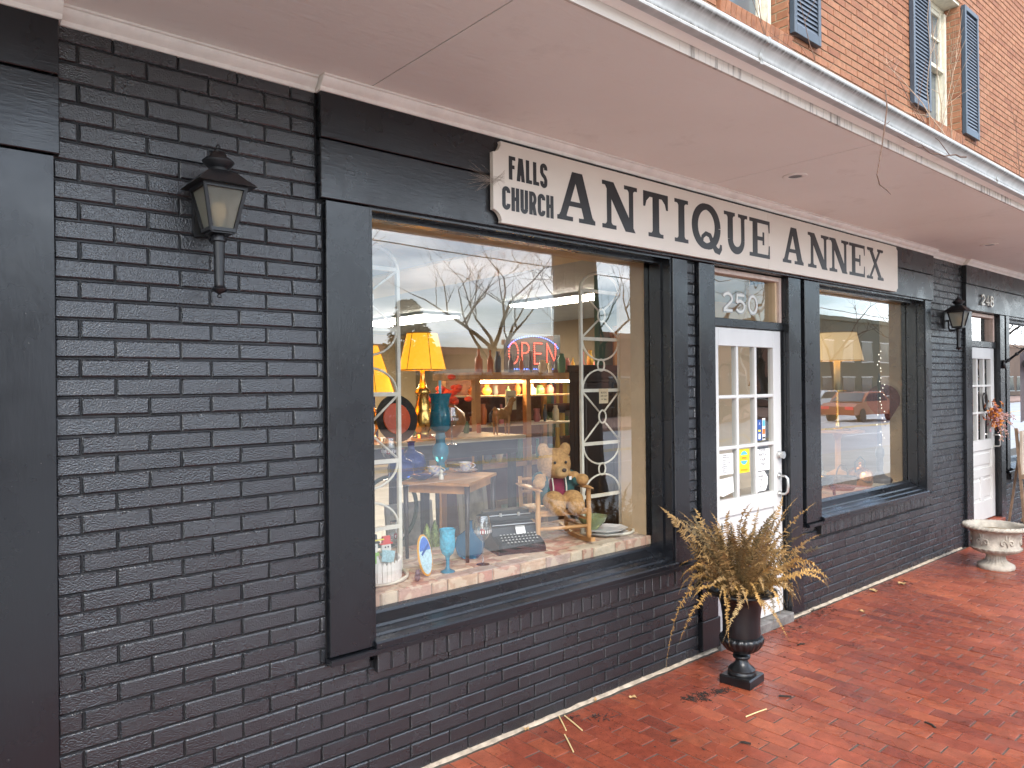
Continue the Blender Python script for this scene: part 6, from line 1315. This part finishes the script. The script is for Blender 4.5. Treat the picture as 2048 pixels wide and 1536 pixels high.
# striped candy canes / chandelier glow near the cheek
t = thing('crystal_sconce', (4.55, 1.15, 2.0), 'gilt crystal sconce glowing beside the wardrobe', 'sconce')
b = MB()
for k, (x, z) in enumerate(((4.78, 2.24), (4.86, 2.12), (4.72, 2.10))): b.tube([(4.80, 1.18, 2.0), (x, 1.10, z-.10), (x, 1.10, z-.02)], .006, 6)
b.build('arm', M['brass'], t, True)
for x, z in ((4.78, 2.24), (4.86, 2.12), (4.72, 2.10)): b = MB(); b.lathe([(.008, -.02), (.013, .0), (.008, .03), (.0, .045)], (x, 1.10, z), 10); b.build('flame_bulb', M['bulb'], t, True)
# LED sign
t = thing('open_sign', (6.2, 4.0, 2.05), 'red and blue LED OPEN sign hanging deep in the shop', 'sign'); OX, OY, OZ, OW = 5.95, 4.0, 2.06, .86
MB().box(OX-.05, OX+OW+.05, OY+.012, OY+.02, OZ-.06, OZ+.42).build('back_plate', M['ink'], t)
def dots(mb, pts, step=.024, r=.0085):
    acc = 0; last = Vector(pts[0]); mb.ball((last.x, OY, last.y), r, 6, 4)
    for p_ in pts[1:]:
        p_ = Vector(p_); L = (p_-last).length; k = max(1, int(round(L/step)))
        for i in range(1, k+1): c = last.lerp(p_, i/k); mb.ball((c.x, OY, c.y), r, 6, 4)
        last = p_
rd = MB(); w = .17
dots(rd, arc(OX+.09, OZ+.17, .075, .13, 0, 340, 22)); x = OX+.23; dots(rd, [(x, OZ+.04), (x, OZ+.30)]+arc(x+.05, OZ+.235, .065, .065, 90, -90, 8)+[(x+.02, OZ+.17)])
x = OX+.44; dots(rd, [(x+.13, OZ+.30), (x, OZ+.30), (x, OZ+.17), (x+.11, OZ+.17)]); dots(rd, [(x, OZ+.15), (x, OZ+.04), (x+.13, OZ+.04)]); x = OX+.66; dots(rd, [(x, OZ+.04), (x, OZ+.30), (x+.15, OZ+.04), (x+.15, OZ+.30)]); rd.build('red_lights', M['redled'], t, kind='stuff')
bd = MB(); dots(bd, arc(OX+OW/2, OZ+.17, OW/2+.02, .22, 20, 160, 26), .03); dots(bd, [(OX+.1, OZ-.03), (OX+OW-.1, OZ-.03)], .04); bd.build('blue_lights', M['blueled'], t, kind='stuff')
MB().cyl((OX+.1, OY+.016, OZ+.42), (OX+.1, OY+.016, 2.95), .003, .003, 5).cyl((OX+OW-.1, OY+.016, OZ+.42), (OX+OW-.1, OY+.016, 2.95), .003, .003, 5).build('hanger', M['iron'], t)
t = thing('sale_poster', (2.15, 1.50, 1.5), 'cream poster reading OFF behind the left trellis', 'poster'); MB().box(1.98, 2.36, 1.49, 1.494, 1.46, 1.80).build('sheet', M['kraft'], t); text_mesh('lettering', 'YOUR\n20% OFF\nINSIDE', .066, M['ink'], t, (2.13, 1.488, 1.64), space=1.1)
t = thing('sale_card', (4.62, 2.33, 1.6), 'cream sale card fixed on the oak cabinet', 'card'); MB().box(4.50, 4.63, 2.338, 2.342, 1.60, 1.78).build('sheet', M['kraft'], t); text_mesh('lettering', 'MARK\nDOWN\nSALE', .03, M['ink'], t, (4.565, 2.336, 1.69))
for k, (x, lb) in enumerate(((2.78, 'slim cobalt bottle beside the brass lamp, shorter one'), (2.90, 'slim cobalt bottle beside the brass lamp, taller one'))):
    t = thing('cobalt_bottle', (x, 2.0, 1.43), lb, 'bottle', 'slim cobalt bottles'); lathed('bottle', [(.032, .001), (.034, .14), (.028, .18), (.011, .22+k*.04), (.010, .30+k*.05), (.013, .31+k*.05)], (x, 2.0, 1.43), 'cobalt', t, 18)

# ================================================================== SECOND WINDOW
t = case('lamp_table', (7.95, .9, .1), 'dark side table carrying the big cream lamp in second window', 'table'); MB().lathe([(.25, 1.28), (.27, 1.285), (.27, 1.30), (.25, 1.305)], (7.98, .86, 0), 28).build('table_top', M['oak'], t); MB().lathe([(.12, .80), (.12, .83), (.03, .88), (.03, 1.2), (.06, 1.28)], (7.98, .86, 0), 18).build('pedestal', M['oak'], t)
lamp(7.98, .86, 2.36, .30, .27, .20, 1.306, 'large cream drum lamp in the second window', 'cshade', 'tall')
t = thing('turned_floor_lamp', (7.80, .34, .80), 'dark turned wood column lamp wound with fairy lights', 'lamp'); lathed('column', [(.11, .001), (.12, .03), (.10, .055), (.05, .075), (.028, .12), (.035, .20), (.03, .24), (.045, .28), (.04, .33), (.02, .38), (.026, .46), (.016, .60), (.014, .95), (.02, 1.0), (.010, 1.10), (.0, 1.12)], (7.80, .34, .80), 'walnut', t)
b = MB(); q = random.Random(4)
for k in range(30): b.ball((7.79+q.gauss(0, .022), .32+q.gauss(0, .02), 1.15+k*.034), .0045, 6, 4)
b.build('fairy_lights', M['fairy'], t, kind='stuff')
t = thing('copper_kettle', (7.40, .36, .80), 'shiny copper kettle with domed lid in second window', 'kettle'); lathed('pot', [(.10, .001), (.115, .02), (.12, .10), (.11, .14), (.085, .165), (.06, .18), (.02, .19), (.012, .21), (.018, .225), (.0, .235)], (7.40, .36, .80), 'copper', t); b = MB(); b.tube([(7.30, .36, .94), (7.29, .36, 1.04), (7.40, .36, 1.09), (7.51, .36, 1.04), (7.50, .36, .94)], .006, 6); b.build('handle', M['iron'], t, True)
t = thing('basket', (7.02, .36, .80), 'brown woven basket with upright handle in second window', 'basket'); b = MB(); b.lathe([(.10, .001), (.125, .04), (.13, .11), (.125, .13), (.118, .12), (.11, .02), (.0, .015)], (7.02, .36, .80), 32, lambda a, i: 1+.02*math.sin(a*16)); b.build('weave', pbr('wicker', (.16, .10, .06), .8, 0, .4, 60, (80, .8, .006)), t); b = MB(); b.tube([(7.02-.12*math.cos(a), .36, .92+.12*math.sin(a)) for a in [PI*k/12 for k in range(13)]], .007, 6); b.build('handle', bpy.data.materials['wicker'], t, True)
t = thing('iron_scale', (6.50, .32, .80), 'low cast iron kitchen scale on curved legs in second window', 'scale'); b = MB(); b.lathe([(.10, .10), (.14, .13), (.15, .17), (.145, .17), (.12, .135), (.0, .12)], (6.50, .32, .80), 28, None, 1.2, .7); auto_smooth(b.build('pan', M['iron'], t), 50)
for x, y in ((6.38, .25), (6.62, .25), (6.38, .40), (6.62, .40)): b = MB(); b.tube([(x+(6.5-x)*.3, y, .92), (x, y, .88), (x+(x-6.5)*.15, y, .802)], [.012, .012, .014], 6); b.build('leg', M['iron'], t, True)
for k, (x, lb) in enumerate(((6.42, 'glass oil lamp chimney in second window, left of the pair'), (6.56, 'glass oil lamp chimney in second window, right of the pair'))):
    t = thing('oil_lamp_chimney', (x, .34, .95), lb, 'oil lamp', 'oil lamp chimneys'); lathed('chimney', [(.028, .0), (.035, .05), (.02, .10), (.016, .30)], (x, .34, .975), 'clear', t, 18); lathed('burner', [(.05, -.03), (.05, -.015), (.02, 0)], (x, .34, .98), 'brass', t, 16)
t = thing('wicker_fan', (7.98, .5, 1.45), 'red wicker fan hung on the tan return of second window', 'fan'); b = MB(); b.xf = Matrix.Translation((7.985, .38, 1.62)) @ Matrix.Rotation(PI/2, 4, 'Z') ; b.prism([(-.02, -.26)]+arc(.0, .02, .17, .16, -20, 200, 16), -.01, .0); b.build('weave', pbr('red_wicker', (.15, .04, .032), .8, 0, .4, 60, (90, .8, .006)), t)
t = thing('red_taper', (6.78, .7, .80), 'tall red candle in dark holder in second window', 'candle'); MB().cyl((6.78, .7, 1.75), (6.78, .7, 2.12), .012, .009, 10).build('candle', M['redp'], t, True); lathed('holder', [(.07, .001), (.06, .02), (.015, .05), (.015, .85), (.035, .90), (.03, .95)], (6.78, .7, .80), 'walnut', t, 16)

# ================================================================== ACROSS THE STREET (seen in the glass)
bark = pbr('grey_brown_bark', (.035, .028, .022), .9, 0, .4, 6, (20, .8, .02))
def tree_geo(seed, h, r, depth=6, spread=.55, first=.35, thin=(.58, .80)):
    q = random.Random(seed); m = MB()
    def grow(p, d, L, r, k):
        n = 3; P = [p]; R = [r]
        for i in range(n):
            d = (d+Vector((q.gauss(0, .12), q.gauss(0, .12), q.gauss(.02, .08)))).normalized(); P.append(P[-1]+d*L/n); R.append(r*(1-.42*(i+1)/n))
        m.tube(P, R, 7 if k == 0 else (5 if k < 3 else 3))
        if k >= depth: return
        for c in range(q.choice((2, 3, 3)) if k < 4 else 2):
            a = Vector((q.uniform(-1, 1), q.uniform(-1, 1), q.uniform(-.25, .6))).normalized()
            i = n if c == 0 else q.randrange(1, n+1)
            grow(P[i], (d*(1-spread)+a*spread+Vector((0, 0, .12))).normalized(), L*q.uniform(.62, .84), R[i]*q.uniform(*thin), k+1)
    grow(Vector((0, 0, 0)), Vector((0, 0, 1)), h*first, r, 0); return m
far_tree = [mesh('tree_branches', *(lambda g: (g.V, g.F))(tree_geo(s, 9, .20, 6)), bark) for s in (1, 5, 9)]
def bare_tree(x, y, s, k, rz, lb): t = thing('bare_tree', (x, y, -.1), lb, 'tree', 'bare trees across the street'); place('trunk', far_tree[k % 3], t, (x, y, -.1), (0, 0, rz), (s,)*3)
for k, (x, y, s) in enumerate(((20.5, -22, 1.15), (23, -24, 1.3), (26.5, -23, 1.1), (13, -24, 1.3), (36, -21, .9), (44, -20, .85), (29.5, -24, 1.25), (9, -24, 1.1), (52, -22, 1.1), (62, -20, 1.2), (74, -19.5, 1.1), (90, -19, 1.2), (26, -4.9, .8), (40, -4.9, .8))): bare_tree(x, y, s, k, k*1.3, 'bare winter tree across the street, %s along the row' % ['first', 'second', 'third', 'fourth', 'fifth', 'sixth', 'seventh', 'eighth', 'ninth', 'tenth', 'eleventh', 'twelfth', 'thirteenth', 'fourteenth'][k])
nt_ = thing('street_tree', (8.75, -5.25, -.02), 'thick dark street tree trunk at the near kerb', 'tree')
tm = MB(); tm.tube([(8.75, -5.25, -.02), (8.75, -5.25, .3), (8.73, -5.25, 1.6), (8.74, -5.24, 3.0), (8.68, -5.25, 4.2), (8.60, -5.22, 5.5), (8.65, -5.2, 7.0), (8.6, -5.2, 9.0)], [.52, .44, .38, .37, .36, .26, .17, .06], 12)
tq = random.Random(77)
def limb(p, d, L, r, k):
    P = [p]; R = [r]
    for i in range(4): d = (d+Vector((tq.gauss(0, .16), tq.gauss(0, .16), tq.gauss(-.03, .10)))).normalized(); P.append(P[-1]+d*L/4); R.append(r*(1-.5*(i+1)/4))
    tm.tube(P, R, 6 if k < 2 else 3)
    if k < 5:
        for c in range(3): i = tq.randrange(1, 5); limb(P[i], (d+Vector((tq.uniform(-1, 1), tq.uniform(-1, 1), tq.uniform(-.7, .6)))*.9).normalized(), L*tq.uniform(.5, .75), R[i]*tq.uniform(.4, .6), k+1)
for k in range(11):
    z = 4.4+k*.38; a = k*2.1+.6; limb(Vector((8.68, -5.25, z)), Vector((math.cos(a), math.sin(a), tq.uniform(-.05, .35))).normalized(), 1.9, .075, 1)
tm.build('trunk', bark, nt_)
nt_ = thing('street_tree', (15.5, -5.25, -.02), 'slimmer street tree farther along the near kerb', 'tree'); place('trunk', far_tree[1], nt_, (15.5, -5.25, -.02), (0, 0, .6), (.75,)*3)
# evergreen
et = thing('evergreen_tree', (17, -23, -.1), 'dark evergreen tree across the street', 'tree'); MB().cyl((17, -23, -.1), (17, -23, 4.2), .2, .08, 8).build('trunk', bark, et)
m = MB(); q = random.Random(6)
for k in range(2600):
    z = q.uniform(.9, 5.4); rad = 1.9*(1-(z-.6)/5.6)*q.uniform(.35, 1.1)+.1; a = q.uniform(0, 2*PI); c = Vector((17+rad*math.cos(a), -23+rad*math.sin(a), z-.12*rad)); u = Vector((q.gauss(0, 1), q.gauss(0, 1), q.gauss(0, .5))).normalized(); v = u.orthogonal().normalized(); s = q.uniform(.08, .18)
    m.add([c-u*s, c+v*s*.5, c+u*s, c-v*s*.5], [(0, 1, 2, 3)])
m.build('crown', pbr('evergreen', (.025, .05, .022), .8, 0, .4, 2), et)
hd = thing('hedge', (24, -25, 0), 'low brown winter hedge across the street', 'hedge'); m = MB()
for k in range(2600): c = Vector((q.uniform(12, 40), -25.5+q.gauss(0, .5), abs(q.gauss(0, .9)))); u = Vector((q.gauss(0, 1), q.gauss(0, 1), q.gauss(0, 1))).normalized(); v = u.orthogonal().normalized(); m.add([c-u*.2, c+v*.09, c+u*.2, c-v*.09], [(0, 1, 2, 3)])
m.build('foliage', pbr('winter_hedge', (.16, .10, .05), .9, 0, .5, 1), hd)
def shop(x0, x1, y, h, wallc, name, label, band=None):
    t = thing('far_building', ((x0+x1)/2, y, 0), label, 'building', 'buildings across the street'); wm = pbr(name, wallc, .8, 0, .12, .6)
    b = MB(); b.box(x0, x1, y-9, y, -.1, h); b.build('wall', wm, t)
    MB().box(x0-.1, x1+.1, y-9.1, y+.12, h, h+.35).build('parapet', pbr(name+'_cap', tuple(min(1, c*1.5) for c in wallc), .8), t)
    n = max(2, int((x1-x0)/3.2)); gl = bpy.data.materials.get('far_pane') or pbr('far_pane', (.03, .035, .04), .1)
    fl = max(1, int(h/3.2))
    for f in range(fl):
        for k in range(n):
            xa = x0+(k+.22)*(x1-x0)/n; xb = x0+(k+.78)*(x1-x0)/n; z0 = .5+f*3.1
            w = MB().box(xa, xb, y+.001, y+.03, z0, z0+1.7).build('window', gl, t); MB().box(xa-.08, xb+.08, y+.0305, y+.06, z0-.1, z0).box(xa-.08, xb+.08, y+.0305, y+.06, z0+1.7, z0+1.8).build('window_frame', bpy.data.materials.get('far_white') or pbr('far_white', (.6, .58, .52), .7), w)
    if band: MB().box(x0-.2, x1+.2, y+.0, y+1.3, band, band+.28).build('awning', bpy.data.materials['far_white'], t)
    return t
shop(17.5, 31, -26.8, 3.4, (.30, .13, .08), 'far_red_brick', 'low red brick shop with a white awning band across the street', 2.35)
shop(58.5, 80, -26.5, 7.0, (.10, .105, .075), 'far_olive_render', 'tall olive rendered block across the street')
shop(33, 56, -27, 4.6, (.26, .12, .08), 'far_brick', 'two storey dark brick block across the street')
shop(82, 130, -27, 6.0, (.24, .15, .10), 'far_umber', 'long umber brick block far along the street')
shop(-12, 8, -27, 5.5, (.34, .28, .22), 'far_tan', 'tan block across the street to the left')
def car(x, y, rz, body, label):
    t = thing('parked_car', (x, y, -.12), label, 'car', 'cars across the street'); t.rotation_euler = (0, 0, rz); p0 = [(-2.2, .35), (-2.2, .75), (-1.9, .9), (-1.35, .95), (-.75, 1.42), (.55, 1.45), (1.2, .98), (2.0, .85), (2.2, .65), (2.2, .35)]
    def loc(m, n, mt, par=t, sm=False): me = mesh(n, m.V, m.F, mt, sm); o = bpy.data.objects.new(n, me); COL.objects.link(o); o.parent = par; return o
    loc(MB().prism(p0, -.85, .85), 'body', body); gl = bpy.data.materials['far_pane']
    for s in (-1, 1): loc(MB().prism([(-1.2, .98), (-.72, 1.36), (.5, 1.38), (1.0, 1.0)], s*.853-.002, s*.853+.002), 'side_window', gl)
    loc(MB().add([(-1.38, -.75, .99), (-1.38, .75, .99), (-.8, .68, 1.41), (-.8, -.68, 1.41)], [(0, 1, 2, 3)]), 'rear_window', gl)
    for wx in (-1.35, 1.35):
        for wy in (-.78, .78): loc(MB().cyl((wx, wy-.1, .33), (wx, wy+.1, .33), .33, .33, 18), 'wheel', M['ink'])
    for wy in (-.6, .6): loc(MB().box(-2.215, -2.19, wy-.2, wy+.2, .62, .76), 'tail_lamp', M['redp'])
car(37.5, -13.6, math.radians(4), pbr('orange_red_car', (.26, .075, .03), .25), 'rust red saloon car driving on the far lane'); car(43, -18.6, math.radians(2), pbr('silver_car', (.5, .52, .54), .25, .4), 'silver car parked by the far kerb'); car(30, -18.4, 0, pbr('dark_car', (.03, .035, .04), .2), 'dark car parked by the far kerb')
t = thing('street_lamp', (29, -6.3, -.1), 'tall white street lamp with a curved arm', 'street lamp'); b = MB(); b.tube([(34, -17.9, 0), (34, -17.9, 4.5), (34, -17.6, 5.4), (34, -16.6, 5.8), (34, -15.2, 5.9)], .07, 8); b.build('pole', bpy.data.materials['far_white'], t, True); MB().box(33.85, 34.15, -15.3, -14.6, 5.82, 5.95).build('lamp_head', bpy.data.materials['far_white'], t)
t = thing('power_line', (9, -8, 4), 'thin black cable slung low over the near lane', 'cable'); MB().tube([(-6+k*3, -8.0, 4.55-.045*k) for k in range(14)], .012, 4).build('cable', M['ink'], t)
t = thing('power_line', (10, -16, 7), 'thin black cable strung along the street', 'cable'); MB().tube([(-20+k*5, -16.5, 7.6-.9*math.sin(PI*((k % 7)/6))) for k in range(18)], .02, 4).build('cable', M['ink'], t)
